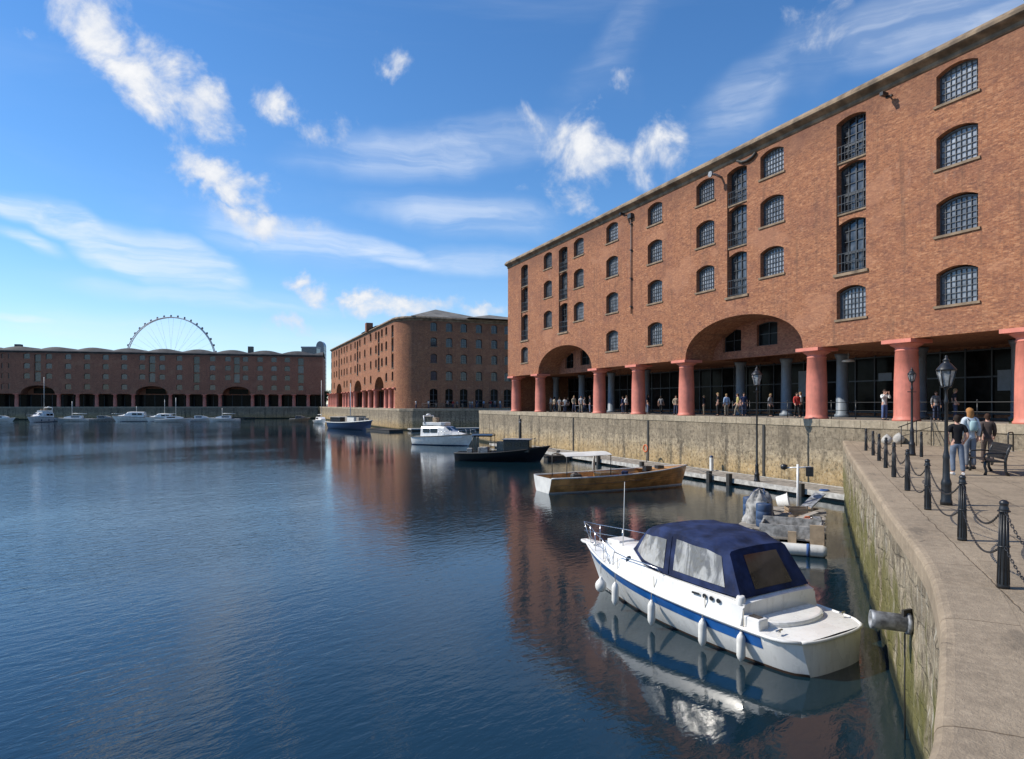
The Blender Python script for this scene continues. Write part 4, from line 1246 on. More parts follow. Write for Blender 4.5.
# ---- varnished launch with awning
def launch():
    a, b = Vector((17.35, 35.6)), Vector((27.7, 35.4)); d = (b-a).normalized(); c = (a+b)/2
    t = boat('wooden_launch', 'varnished open wooden launch with white transom and small white awning beside the pontoon', 'launch', c, d)
    h = Hull(10.3, 2.9, .90, 1.25, .35, .84, .4, .42, 2.3, .28, 0, 2.2)
    h.shell().build('hull', M['varnish'], t, sharp=50)
    pl = MB()
    for k in range(1, 6):
        for sd in (-1, 1): pl.tube([h.pt(tt, .42+.10*k, sd, .004) for tt in [i/24*.97 for i in range(25)]], .010, 5)
    pl.build('strakes', M['varnish'], t)
    tr = MB()
    n = 9; pts = [h.pt(0, q/n, -1, .01) for q in range(n, -1, -1)] + [h.pt(0, q/n, 1, .01) for q in range(1, n+1)]
    tr.poly([(x, y-.02, z) for x, y, z in pts]); tr.poly([(x, y+.0, z) for x, y, z in pts]); tr.build('transom', M['gel_grey'], t, fix=False)
    h.band(lambda q: -.05, lambda q: .07, .006).build('boot_top', M['gel_grey'], t, fix=False)
    h.rail(.045, .0, .01, 0, .995).build('gunwale', M['gel_grey'], t)
    h.deck(.42, .08, 0, .02, .70).build('floor_boards', M['timber'], t)
    h.deck(.01, .02, .05, .70, .995).build('foredeck', M['varnish'], t)
    b_ = MB(); 
    for y in (-3.4, -2.2, .2, 1.2): w_ = h.hb((y+5.15)/9.9)-.06; b_.box(-w_, w_, y-.15, y+.15, .60, .65)
    b_.build('thwart', M['varnish'], t)
    e = MB(); e.box(-.45, .45, -1.5, -.2, .45, 1.02); e.build('engine_box', M['varnish'], t, bevel=.04)
    aw = MB(); rings = []
    for i in range(9):
        y = -4.1+3.1*i/8; s_ = .05*sin(pi*(i/8)*3)
        rings.append([(x, y, 2.10+.16*(1-(x/1.0)**2)+.03*i/8+s_*.3*abs(x)) for x in (-1.0, -.7, -.35, 0, .35, .7, 1.0)])
    aw.loft(rings, closed=False); rings2 = [[(x, y, z+.025) for x, y, z in r] for r in rings]; aw.loft(rings2, closed=False)
    aw.build('awning', M['white_cloth'], t, fix=False)
    po = MB()
    for x in (-.98, .98):
        for y in (-4.05, -1.1): po.tube([(x, y, .8), (x, y, 2.13)], .025, 6)
    po.build('awning_pole', M['timber_dark'], t)
    f = MB(); f.prism([(-.98, -1.55), (-.94, -1.55), (-.94, -1.0), (-.98, -1.0)], 1.0, 1.02); f.tube([(-1.0, -1.1, 2.1), (-1.34, -1.0, 1.4), (-1.47, -.95, .75)], [.05, .09, .02], 7); f.build('furled_cloth', M['white_cloth'], t)
    s = MB()
    for y in (1.7, 2.6): s.box(.1, .5, y, y+.45, 1.0, 1.32)
    s.build('deck_box', M['black'], t)
    s = MB()
    for y in (-1.9, 1.4): s.lathe([(.02, -.28), (.09, -.2), (.09, .2), (.02, .28)], 10, (-h.hb((y+5.15)/9.9)-.12, y, .62))
    s.build('fender_roll', M['fender'], t)
    m = MB(); m.tube([(0, 5.0, 1.25), (.4, 5.9, .9), (1.0, 6.8, .55)], .02, 5); m.build('painter_rope', M['rope'], t)
launch()
def clutter():
    def coil(x, y, z, label, r=.22, mat='rope'):
        m = MB(); pts = [((r-.03*(i//16)*.6)*cos(2*pi*i/16)+x, (r-.03*(i//16)*.6)*sin(2*pi*i/16)+y, z+.02+.022*(i/16)*.6) for i in range(80)]
        m.tube(pts, .018, 6); tag(m.build('rope_coil', M[mat], None), label, 'rope')
    coil(30.5, 40.2, PON, 'coil of pale rope on the pontoon beside the launch bow')
    coil(30.4, 27.0, PON, 'coil of blue rope on the pontoon end nearest the raft', .26, 'rope_blue')
    def mline(a, b, sag, label):
        m = MB(); A_, B_ = Vector(a), Vector(b)
        m.tube([A_.lerp(B_, i/12) - Vector((0, 0, sag*4*(i/12)*(1-i/12))) for i in range(13)], .02, 5); tag(m.build('mooring_rope', M['rope'], None), label, 'rope')
    mline((19.2, 36.7, .95), (30.0, 41.6, PON+.1), .35, 'pale mooring rope from the launch stern to the pontoon')
    mline((26.6, 54.6, 1.5), (30.0, 52.4, PON+.1), .2, 'mooring rope from the black boat bow to the pontoon')
    mline((28.0, 77.6, 1.6), (30.6, 75.6, PON+.1), .2, 'mooring rope from the flybridge cruiser bow to the pontoon end')
    t = thing('water_bollard', 'white service pedestal standing on the pontoon behind the launch', 'pedestal', (32.2, 38.4, PON))
    m = MB(); m.prism([(-.11, -.11), (.11, -.11), (.11, .11), (-.11, .11)], 0, .95); m.build('post', M['gel_grey'], t, bevel=.02); m = MB(); m.lathe([(.13, .95), (.14, 1.0), (.10, 1.08), (0, 1.1)], 12); m.build('cap', M['navy_hull'], t)
    for i, (x, y, lab) in enumerate(((31.9, 46.0, 'orange lifebuoy post on the pontoon beyond the launch'),)):
        t = thing('lifebuoy_stand', lab, 'lifebuoy', (x, y, PON))
        m = MB(); m.tube([(0, 0, 0), (0, 0, 1.3)], .03, 7); m.build('post', M['galv'], t)
        m = MB(); m.tube([(-.08, .28*cos(a), 1.15+.28*sin(a)) for a in [2*pi*i/20 for i in range(20)]], .06, 8, closed=True); m.build('ring', M['orange'], t)
    # loose gear inside the launch
    a, b = Vector((17.35, 35.6)), Vector((27.7, 35.4)); d = (b-a).normalized(); c = (a+b)/2; rot = Matrix.Translation((c.x, c.y, 0)) @ Matrix.Rotation(atan2(-d.x, d.y), 4, 'Z')
    for i, (x, y, s_, mat, nm, lab, ct) in enumerate(((.5, -3.2, .30, 'timber_dark', 'storage_box', 'dark storage box under the launch awning, at the transom', 'box'), (-.45, -2.7, .26, 'net', 'canvas_bag', 'grey bag under the launch awning', 'bag'), (.35, -.4, .24, 'orange', 'storage_box', 'orange box in the middle of the launch', 'box'), (-.5, .8, .28, 'canvas', 'canvas_bag', 'navy bag ahead of the launch engine box', 'bag'))):
        o = thing(nm, lab, ct, rot @ Vector((x, y, .62)), .3*i)
        m = MB(); m.prism([(-s_, -s_*.7), (s_, -s_*.7), (s_, s_*.7), (-s_, s_*.7)], 0, s_*1.3); m.build('shell', M[mat], o, bevel=.06)
        m = MB(); m.tube([(-s_*.4, 0, s_*1.29), (-s_*.3, 0, s_*1.55), (s_*.3, 0, s_*1.55), (s_*.4, 0, s_*1.29)], .018, 6); m.build('handle', M['black'], o)
clutter()

# ---- black boat
def black_boat():
    a, b = Vector((19.9, 59.0)), Vector((27.2, 54.2)); d = (b-a).normalized(); c = (a+b)/2
    t = boat('workboat', 'black tug-like boat with dark cabin and tubular canopy frame moored behind the launch', 'workboat', c, d)
    L = (b-a).length
    h = Hull(L, 2.9, .72, 1.40, .35, .62, .9, .45, 2.2, .3, .05, 2.4)
    h.shell().build('hull', M['black_hull'], t, sharp=50)
    h.rail(.06, 0, .02).build('rubbing_strake', M['timber_dark'], t)
    h.deck(.05, .03, .04).build('deck', M['timber_dark'], t)
    k = MB(); k.prism([(-.95, .2), (.95, .2), (.85, 2.6), (-.85, 2.6)], .8, 1.95); k.build('cabin', M['black_hull'], t, bevel=.08)
    w = MB()
    for sx in (-1, 1):
        for y in (.5, 1.3, 2.0): w.box(sx*.93-.03 if sx > 0 else -.96, sx*.93+.03 if sx > 0 else -.9, y, y+.5, 1.4, 1.75)
    w.build('cabin_window', M['dark_glass'], t)
    w = MB(); w.prism([(-1.0, .1), (1.0, .1), (.95, 2.7), (-.95, 2.7)], 1.96, 2.03); w.build('cabin_roof', M['galv'], t, bevel=.02)
    f = MB()
    for x in (-.95, .95):
        for y in (-2.6, -.9): f.tube([(x, y, .6), (x*.92, y, 2.35)], .035, 6)
    f.build('canopy_frame', M['black'], t)
    f = MB(); rings = [[(x, y, 2.36+.12*(1-x*x)) for x in (-1, -.5, 0, .5, 1)] for y in (-2.7, -1.8, -.8)]
    f.loft(rings, closed=False); f.loft([[(x, y, z-.12) for x, y, z in r] for r in rings], closed=False); f.build('canopy', M['black_hull'], t, fix=False)
    s = MB(); s.box(-.6, .5, -2.2, -1.3, .7, 1.25); s.box(-.7, -.2, -3.4, -2.9, .7, 1.1); s.build('engine_box', M['net'], t, bevel=.04)
    s = MB(); s.box(-.85, -.2, -.6, .1, .75, 1.75); s.build('wheelhouse_seat', M['timber'], t)
    s = MB(); s.lathe([(.02, -.3), (.10, -.2), (.10, .2), (.02, .3)], 10, (-h.hb(.42)-.12, -.4, .5)); s.build('fender_roll', M['fender'], t)
    s = MB(); s.tube([(.5, 3.0, 1.2), (.5, 3.0, 2.1)], .03, 6); s.tube([(-.5, 3.0, 1.2), (-.5, 3.0, 2.1)], .03, 6); s.tube([(.5, 3.0, 2.1), (-.5, 3.0, 2.1)], .03, 6); s.build('bow_rail', M['black'], t)
black_boat()

# ---- white flybridge cruiser
def motor_yacht(loc, d, L, name, label, fly=True, mast=0.0, hullmat='gel', group=None):
    t = boat(name, label, 'motor boat', loc, d, group)
    B = L*.33; k = L/9.0
    h = Hull(L, B, 1.0*k, 1.45*k, .4, .88, 1.0*k, .42, 2.4, .25, .05, 1.6)
    h.shell(20, 7).build('hull', M[hullmat], t, sharp=50)
    h.deck(.03, .03, .05).build('deck', M['gel'], t)
    h.band(lambda q: -.05, lambda q: .10, .006).build('boot_top', M['navy_hull'], t, fix=False)
    h.rail(.05*k, 0, .015).build('rubbing_strake', M['timber_dark'], t)
    rings = []
    for y, w, z in ((-2.9, .9, 2.30), (-.2, .95, 2.38), (.6, .93, 2.32), (1.7, .82, 1.62), (3.0, .55, 1.42)):
        rings.append([(-B*.42*w/.95*1.0, y*k, 1.0*k), (-B*.40*w, y*k, (z-.25)*k), (-B*.34*w, y*k, z*k), (0, y*k, (z+.06)*k), (B*.34*w, y*k, z*k), (B*.40*w, y*k, (z-.25)*k), (B*.42*w/.95, y*k, 1.0*k)])
    m = MB(); m.loft(rings, closed=False, smooth=False); m.face(range(7)); m.face(range(len(m.v)-7, len(m.v))); m.build('cabin', M['gel'], t, bevel=.04*k)
    w = MB()
    for sx in (-1, 1):
        for y0, y1 in ((-2.5, -1.5), (-1.35, -.3)): w.poly([(sx*(B*.405), y0*k, 1.55*k), (sx*(B*.405), y1*k, 1.55*k), (sx*(B*.392), y1*k, 2.05*k), (sx*(B*.388), y0*k, 2.05*k)])
    for x0, x1 in ((-.92, -.06), (.06, .92)):
        w.poly([(B*.36*x0, 1.36*k+.03, 1.86*k), (B*.36*x1, 1.36*k+.03, 1.86*k), (B*.34*x1, .78*k+.03, 2.24*k), (B*.34*x0, .78*k+.03, 2.24*k)])
    w.build('cabin_window', M['dark_glass'], t, fix=False)
    if fly:
        f = MB(); f.prism([(-B*.36, -2.6*k), (B*.36, -2.6*k), (B*.32, .1*k), (B*.2, .5*k), (-B*.2, .5*k), (-B*.32, .1*k)], 2.42*k, 2.82*k); f.build('flybridge', M['gel'], t, bevel=.05)
        f = MB(); f.tube([(-B*.36, -2.3*k, 2.7*k), (-B*.34, -2.5*k, 3.6*k), (B*.34, -2.5*k, 3.6*k), (B*.36, -2.3*k, 2.7*k)], .09*k, 8); f.build('radar_arch', M['gel'], t)
        f = MB(); f.box(-.4, .4, -1.6*k, -1.1*k, 2.8*k, 3.4*k); f.box(.5, .9, -1.0*k, -.6*k, 2.8*k, 3.2*k); f.build('seat', M['timber_pale'], t, bevel=.04)
        f = MB(); f.lathe([(.05, 0), (.3, .05), (.3, .2), (.1, .25)], 12, (0, -2.5*k, 3.62*k)); f.build('radar_dome', M['gel'], t)
    r = MB()
    pts = [Vector(h.pt(.55+.45*i/10, 1, -1, -.06)) + Vector((0, 0, .55*k)) for i in range(11)]; pts += [Vector((-p.x, p.y, p.z)) for p in pts[::-1]]
    r.tube(pts, .02, 5)
    for i in range(0, 11, 2):
        for p in (pts[i], pts[-1-i]): r.tube([p, p-Vector((0, 0, .55*k))], .016, 5)
    r.build('bow_rail', M['steel'], t)
    if fly:
        s = MB()
        for y in (-2.6, -.6, 1.4): tt = (y*k+L/2)/(L-1.0*k); s.lathe([(.02, -.25), (.13, -.15), (.13, .15), (.02, .25)], 10, (-h.hb(tt)-.13, y*k, .55))
        s.build('fender_roll', M['navy_hull'], t)
    if mast:
        a = MB(); a.tube([(0, -1.0*k, 2.3*k), (0, -1.0*k, mast)], .06, 6); a.build('mast', M['gel_grey'], t)
    return t
motor_yacht((25.9, 81.3), Vector((.60, -.80)), 9.2, 'motor_cruiser', 'white flybridge motor cruiser moored between the black boat and the round-cornered warehouse')

# ---- long blue barge
def barge():
    a, b = Vector((22.2, 150.5)), Vector((26.8, 130.5)); d = (b-a).normalized(); c = (a+b)/2; L = (b-a).length
    t = boat('barge', 'long navy blue barge with cluttered deck and mast, moored below the round-cornered warehouse', 'barge', c, d)
    h = Hull(L, 4.4, 1.3, 2.0, .5, .8, 1.0, .4, 3.2, .25, .06, 3)
    h.shell(20, 6).build('hull', M['navy_hull'], t, sharp=50)
    h.deck(.08, .05, .05).build('deck', M['timber'], t)
    h.rail(.09, .02, .02).build('rubbing_strake', M['gel_grey'], t)
    k = MB(); k.box(-1.6, 1.6, -7.5, -2, 1.2, 2.4); k.build('cabin', M['black_hull'], t, bevel=.08)
    k = MB(); k.box(-1.8, 1.8, -7.8, -1.7, 2.41, 2.5); k.build('cabin_roof', M['net'], t)
    k = MB(); k.box(-1.3, 1.3, 1.0, 4.5, 1.6, 2.7); k.build('wheelhouse', M['gel_grey'], t, bevel=.06)
    k = MB(); k.box(-1.5, 1.5, .8, 4.7, 2.71, 2.8); k.build('wheelhouse_roof', M['timber_dark'], t)
    w = MB()
    for y in (-7, -5.6, -4.2, -2.8): w.box(-1.63, -1.6, y, y+.7, 1.75, 2.2)
    for y in (1.4, 2.4, 3.4): w.box(-1.33, -1.3, y, y+.7, 2.1, 2.55)
    w.build('cabin_window', M['dark_glass'], t)
    k = MB(); k.tube([(0, -.3, 1.5), (0, -.3, 9.5)], [.12, .06], 8); k.build('mast', M['gel_grey'], t)
    k = MB()
    for x, y, s in ((-.8, -1.0, .5), (.6, .3, .6), (-.9, 5.2, .5), (.5, 5.8, .6), (-.3, 6.8, .4)): k.box(x-s, x+s, y-s, y+s, 1.5, 1.6+s*1.6)
    k.build('deck_crate', M['timber'], t, bevel=.04)
barge()

# ---- boats further off
def sail_hull(loc, d, L, label, mast, hm='gel', group=None, cab='gel', name='sailing_boat'):
    t = boat(name, label, 'boat', loc, d, group)
    h = Hull(L, L*.32, .8, 1.15, .3, .7, .8, .42, 2.3, .3)
    h.shell(14, 5).build('hull', M[hm], t, sharp=50); h.deck(.02, .03, .05).build('deck', M['gel_grey'], t)
    c = MB(); k = L/8
    rings = [[(-w, y*k, .9), (-w*.85, y*k, z), (w*.85, y*k, z), (w, y*k, .9)] for y, w, z in ((-1.8, .95, 1.75), (.6, .95, 1.7), (2.0, .6, 1.35))]
    c.loft(rings, closed=False, smooth=False); c.face(range(4)); c.face(range(8, 12)); c.build('cabin', M[cab], t)
    w = MB()
    for sx in (-1, 1): w.poly([(sx*.93, -1.4*k, 1.2), (sx*.93, .4*k, 1.2), (sx*.86, .4*k, 1.55), (sx*.86, -1.4*k, 1.55)])
    w.build('cabin_window', M['dark_glass'], t, fix=False)
    if mast:
        a = MB(); a.tube([(0, .5, 1.5), (0, .5, mast)], .07, 6); a.tube([(0, .5, 2.4), (0, -2.8*k, 2.3)], .09, 6); a.build('mast', M['gel_grey'], t)
    return t
sail_hull(at(321, 423.5, 0), Vector((.1, -1.0)), 10, 'white sailing boat with bare mast moored just beyond the blue barge', 11.5)
def at_c(px, y=421.5): return at(px, y, 0)
cd = Vector((CD.x, CD.y))
motor_yacht(at_c(41, 422.0), Vector((-.45, -.9)), 10.5, 'motor_cruiser', 'tall white motor cruiser with a mast below the first far arch from the left', True, 13.0)
sail_hull(at_c(2), cd, 7, 'small white boat cut by the left edge of the far pontoon', 0)
sail_hull(at_c(74), cd*-1, 10, 'low white yacht with dark windows right of the tall motor cruiser', 6.0)
sail_hull(at_c(104), cd, 7.5, 'small grey boat between two white ones on the far pontoon', 0, 'net', cab='net')
motor_yacht(at_c(132), cd*-1, 11, 'motor_boat', 'white motor boat left of the middle far arch', False, 4.5)
motor_yacht(at_c(161), cd*-1, 9, 'motor_boat', 'white motor boat with dark cabin left end under the middle far arch', False, 6.5)
sail_hull(at_c(174, 422.0), cd, 10, 'low white yacht with short mast under the middle far arch', 7.0)
sail_hull(at_c(201), cd, 7.5, 'small low white boat right of the middle far arch', 0)
sail_hull(at_c(224), cd*-1, 9, 'white boat with orange gear, rightmost of the far white row', 4.0)
sail_hull(at_c(300), cd, 6, 'small ochre open boat alone at the right end of the far wall', 0, 'timber_pale', cab='timber')

# ---- pontoons
def pontoon(name, label, x0, x1, y0, y1, piles):
    t = thing(name, label, 'pontoon', (x0, y0, 0))
    d = MB(); n = int((y1-y0)/1.0); 
    for i in range(int((y1-y0)/.16)): d.box(.06, x1-x0-.06, i*.16+.006, i*.16+.154, PON-.05, PON + R.uniform(-.003, .003))
    d.build('decking', M['timber'], t)
    f = MB(); f.box(0, .055, 0, y1-y0, PON-.26, PON+.03); f.box(x1-x0-.055, x1-x0, 0, y1-y0, PON-.26, PON+.03); f.box(0, x1-x0, -.06, -.003, PON-.26, PON+.03); f.build('edge_beam', M['concrete'], t)
    f = MB(); y = .5
    while y < y1-y0-2: f.box(.25, x1-x0-.25, y, y+1.9, -.3, PON-.06); y += 3.2
    f.build('float', M['timber_dark'], t)
    m = MB()
    for y in piles: m.box(-.28, -.02, y-y0-.14, y-y0+.14, -.8, PON+.32)
    if piles: m.build('guide_post', M['timber_dark'], t)
    return t
pontoon('pontoon', 'long grey timber pontoon walkway floating at the foot of the granite wall', 29.9, 32.6, 24.6, 76.0, (y_on_x(711, 29.9), y_on_x(731, 29.9), 28.0, 43.5, 50.0, 57.5, 64.0))
def finger(label, c, d, L, wd):
    t = thing('pontoon', label, 'pontoon', (c[0], c[1], 0), atan2(-d[0], d[1]))
    f = MB(); f.box(-wd/2, wd/2, -L/2, L/2, PON-.10, PON); f.build('decking', M['timber_dark'], t, bevel=.02)
    f = MB(); f.box(-wd/2+.1, wd/2-.1, -L/2+.1, L/2-.1, -.3, PON-.104); f.build('float', M['timber_dark'], t)
finger('short dark finger pontoon at the bow of the black boat', (28.6, 55.6), (1, 0), 2.4, 1.2)
finger('low dark landing stage right of the blue barge', (28.5, 127.5), (.2, -1), 11, 3.0)
t = thing('pontoon', 'pale low landing stage under the shaded dock wall by the white flybridge cruiser', 'pontoon', (34, 124.5, 0))
f = MB(); f.box(-1, 26, 0, 2.6, PON-.15, PON+.1); f.build('decking', M['concrete'], t)
f = MB(); f.box(-.8, 25.8, .2, 2.4, -.3, PON-.154); f.build('float', M['timber_dark'], t)
for i, (a, b) in enumerate(((20, 66), (72, 108), (112, 138))):
    c = cpt((a+b)/2+22, -7.5); t = thing('pontoon', ['long dark floating pontoon behind the far white boats, left end', 'dark floating pontoon under the middle far arch', 'dark floating pontoon right of the far white boats'][i], 'pontoon', (c[0], c[1], 0), CA)
    f = MB(); f.box(-(b-a)/2, (b-a)/2, -1.2, 1.2, .25, .6); f.build('decking', M['timber_dark'], t)
    f = MB(); x = -(b-a)/2+1
    while x < (b-a)/2-2: f.box(x, x+2, -1, 1, -.3, .245); x += 4
    f.build('float', M['black_hull'], t)
for px, Y0, lab in ((520.3, 58.5, 'tall black mooring pile beside the black boat'),):
    X = 29.6; y = y_on_x(px, X); t = thing('mooring_pile', lab, 'pile', (X, y, 0))
    m = MB(); m.lathe([(.14, -1), (.14, 3.5), (.10, 3.6)], 12); m.build('post', M['timber_dark'], t); m = MB(); m.lathe([(.16, 3.2), (.17, 3.25), (.16, 3.3)], 12); m.build('band', M['galv'], t)

# ---- raft of timber with floats, drums and gear
def raft():
    d = Vector((.75, .66)).normalized(); rgt = Vector((d.y, -d.x))
    c = Vector((18.75, 16.65)) - rgt*1.5 + d*3.75
    t = boat('work_raft', 'weathered timber work raft on white tube floats behind the cruiser canopy', 'raft', c, d)
    rz = atan2(-d.x, d.y); rot = Matrix.Translation((c.x, c.y, 0)) @ Matrix.Rotation(rz, 4, 'Z')
    hl = 3.75
    m = MB()
    for z, r in ((.20, .21),):
        m.lathe([(.0, -1.6), (r*.7, -1.58), (r, -1.45), (r, 1.45), (r*.7, 1.58), (.0, 1.6)], 20, m=Matrix.Translation((0, -hl-.05, z)) @ Matrix.Rotation(pi/2, 4, 'Y'))
        for x in (-1.25, 1.25): m.lathe([(.0, 0), (r, .1), (r, 6.9), (0, 7.1)], 16, m=Matrix.Translation((x, -hl+.25, z)) @ Matrix.Rotation(-pi/2, 4, 'X'))
    m.build('tube_float', M['gel_grey'], t)
    m = MB(); m.lathe([(.225, -.05), (.225, .05)], 20, m=Matrix.Translation((1.0, -hl-.05, .2)) @ Matrix.Rotation(pi/2, 4, 'Y')); m.build('strap', M['rope_blue'], t)
    dk = MB(); y = -hl+.15
    while y < hl: dk.box(-1.5+R.uniform(-.06, .06), 1.5+R.uniform(-.06, .06), y, y+.19, .47, .52+R.uniform(0, .012)); y += .21
    dk.build('planking', M['timber'], t)
    b = MB()
    for x in (-1.25, 0, 1.25): b.box(x-.08, x+.08, -hl+.1, hl-.1, .30, .468)
    b.build('bearers', M['timber_dark'], t)
    k = MB(); k.box(-.6, 1.4, -hl+.25, -hl+.31, .525, .95); k.box(-.6, 1.4, -2.0, -1.94, .525, 1.0); k.box(-.6, -.54, -hl+.312, -2.003, .525, .9); k.box(1.34, 1.4, -hl+.312, -2.003, .525, .9)
    k.build('side_boards', M['net'], t)
    k = MB(); k.box(1.05, 1.5, -hl+.02, -hl+.14, .25, 1.05); k.build('board', M['timber_pale'], t); k = MB(); k.box(.35, .62, -hl+.02, -hl+.14, .22, .78); k.build('board', M['timber_pale'], t)
    k = MB(); k.bar((-.2, -1.6, .56), (1.2, -.4, 1.02), .30, .04); k.build('board', M['timber'], t); k = MB(); k.bar((.5, 1.9, .55), (1.3, 3.3, 1.3), .5, .05); k.build('ramp_board', M['galv'], t)
    p = MB(); p.tube([(.43, 2.6, .5), (.43, 2.6, 2.6)], .05, 10); p.tube([(-.12, 2.6, 2.42), (.95, 2.6, 2.5)], .03, 7); p.build('post', M['gel'], t)
    p = MB(); p.lathe([(.02, -.12), (.14, -.06), (.14, .1), (.02, .14)], 10, (-.12, 2.6, 2.45)); p.box(.75, 1.05, 2.5, 2.7, 2.1, 2.5); p.build('signal_lamp', M['black'], t)
    sfc = .525
    def top(name, label, cat, x, y, z, r_=0.0, group=None):
        w = rot @ Vector((x, y, z)); return thing(name, label, cat, w, rz+r_, group)
    for i, (x, y) in enumerate(((-1.55, .05), (-.9, -1.6))):
        o = top('plastic_drum', ['blue plastic drum at the far side of the raft, below the tall lamp', 'blue plastic drum standing nearest the cruiser canopy'][i], 'drum', x+.3, y, sfc)
        m = MB(); m.lathe([(.27, 0), (.29, .03), (.29, .28), (.275, .30), (.29, .32), (.29, .58), (.275, .60), (.29, .62), (.29, .84), (.27, .88), (.10, .90)], 20); m.build('drum_body', M['drum'], o)
        m = MB(); m.lathe([(.05, .90), (.05, .94), (0, .95)], 10, (.12, 0, 0)); m.build('cap', M['black'], o)
    def heap(x, y, sx, sy, h, mat, label, seed):
        o = top('tarpaulin_heap', label, 'tarpaulin', x, y, sfc)
        rings = []
        for i in range(11):
            f = i/10; rr = sqrt(max(0, 1-f*f))**.8+.02; ring = []
            for j in range(28):
                a = 2*pi*j/28; n_ = 1+.30*noise.noise(Vector((cos(a)*1.6+seed, sin(a)*1.6, f*2)))+.14*noise.noise(Vector((cos(a)*4+seed, sin(a)*4, f*4)))
                ring.append((cos(a)*sx*rr*n_, sin(a)*sy*rr*n_, h*f*(.9+.2*noise.noise(Vector((cos(a)*2, sin(a)*2, seed))))))
            rings.append(ring)
        m = MB(); m.loft(rings, closed=True, cap1=True); m.build('cloth', M[mat], o)
        m = MB(); m.tube([(-sx*.9, 0, .05), (-sx*.4, .05, h*.85), (sx*.3, 0, h*.95), (sx*.92, -.03, .05)], .015, 6); m.build('lashing', M['rope_blue'], o)
    heap(-.85, -.75, .55, .55, 1.35, 'net', 'crumpled grey tarpaulin heap between the blue drums', 2.0)
    heap(-.95, .75, .5, .55, 1.25, 'canvas', 'dark blue canvas heap behind the grey tarpaulin on the raft', 5.0)
    o = top('wooden_crate', 'open slatted wooden crate in the middle of the raft', 'crate', .55, .2, sfc, .3)
    m = MB()
    for k_ in range(4):
        for s in (-1, 1): m.box(-.45, .45, s*.34-.012, s*.34+.012, .03+.14*k_, .13+.14*k_); m.box(s*.45-.012, s*.45+.012, -.325, .325, .03+.14*k_, .13+.14*k_)
    m.box(-.44, .44, -.32, .32, .0, .025); m.build('slats', M['timber_pale'], o)
    m = MB()
    for sx in (-1, 1):
        for sy in (-1, 1): m.box(sx*.41-.025, sx*.41+.025, sy*.30-.02, sy*.30+.02, .026, .58)
    m.build('corner_post', M['timber'], o)
    for i, (x, y, r_, L_, mat, lab) in enumerate(((.5, 1.4, .5, 2.2, 'timber_pale', 'pale loose plank lying across the raft'), (-.3, 2.9, 1.2, 1.8, 'timber', 'grey loose plank at the back of the raft'), (1.25, .3, .05, 3.0, 'galv', 'grey metal gangplank on the right side of the raft'))):
        o = top('plank', lab, 'plank', x, y, sfc, r_)
        m = MB(); m.box(-.14, .14, -L_/2, L_/2, .0, .05); m.build('board', M[mat], o, bevel=.008)
        m = MB()
        for e in (-1, 1): m.box(-.13, .13, e*(L_/2-.2)-.03, e*(L_/2-.2)+.03, .05, .075)
        m.build('cleat', M['timber_dark'], o)
    o = top('fuel_can', 'small orange fuel can beside the slatted crate', 'can', .9, -1.0, sfc)
    m = MB(); m.box(-.14, .14, -.09, .09, 0, .34); m.build('can_body', M['orange'], o, bevel=.03); m = MB(); m.tube([(-.08, 0, .34), (-.08, 0, .40), (.08, 0, .40), (.08, 0, .34)], .018, 6); m.build('handle', M['orange'], o)
    for i, (x, y, r_, L_, mat, lab) in enumerate(((-.2, -2.6, 1.35, 1.7, 'timber', 'short grey board across the left front of the raft'), (.75, 2.2, -.4, 2.0, 'timber_dark', 'dark wet plank slanting beside the white post'), (.2, .95, .9, 1.9, 'timber_pale', 'pale board behind the slatted crate'))):
        o = top('plank', lab, 'plank', x, y, sfc+.06+.05*i, r_); o.rotation_euler.y = .10
        m = MB(); m.box(-.11, .11, -L_/2, L_/2, 0, .045); m.build('board', M[mat], o, bevel=.008)
        m = MB(); m.box(-.10, .10, -L_/2+.1, -L_/2+.16, .045, .07); m.build('cleat', M['timber'], o)
    o = top('bucket', 'black rubber bucket near the front right corner of the raft', 'bucket', 1.15, -1.6, sfc)
    m = MB(); m.lathe([(0, 0), (.13, 0), (.17, .30), (.18, .31), (.165, .30), (.125, .03), (0, .03)], 16); m.build('pail', M['black'], o); m = MB(); m.tube([(-.17, 0, .3), (-.14, .02, .44), (0, .03, .5), (.14, .02, .44), (.17, 0, .3)], .008, 5); m.build('handle', M['steel'], o)
    heap(.15, -.35, .42, .36, .42, 'timber_pale', 'low tan sack heap beside the slatted crate', 8.0)
    o = top('wash_tub', 'white plastic tub tipped on its side at the left back of the raft', 'tub', -.45, 3.25, sfc)
    m = MB(); m.lathe([(0, 0), (.22, .0), (.3, .5), (.33, .5), (.33, .47)], 18, m=Matrix.Translation((0, 0, .32)) @ Matrix.Rotation(1.35, 4, 'Y')); m.build('tub', M['gel'], o)
raft()
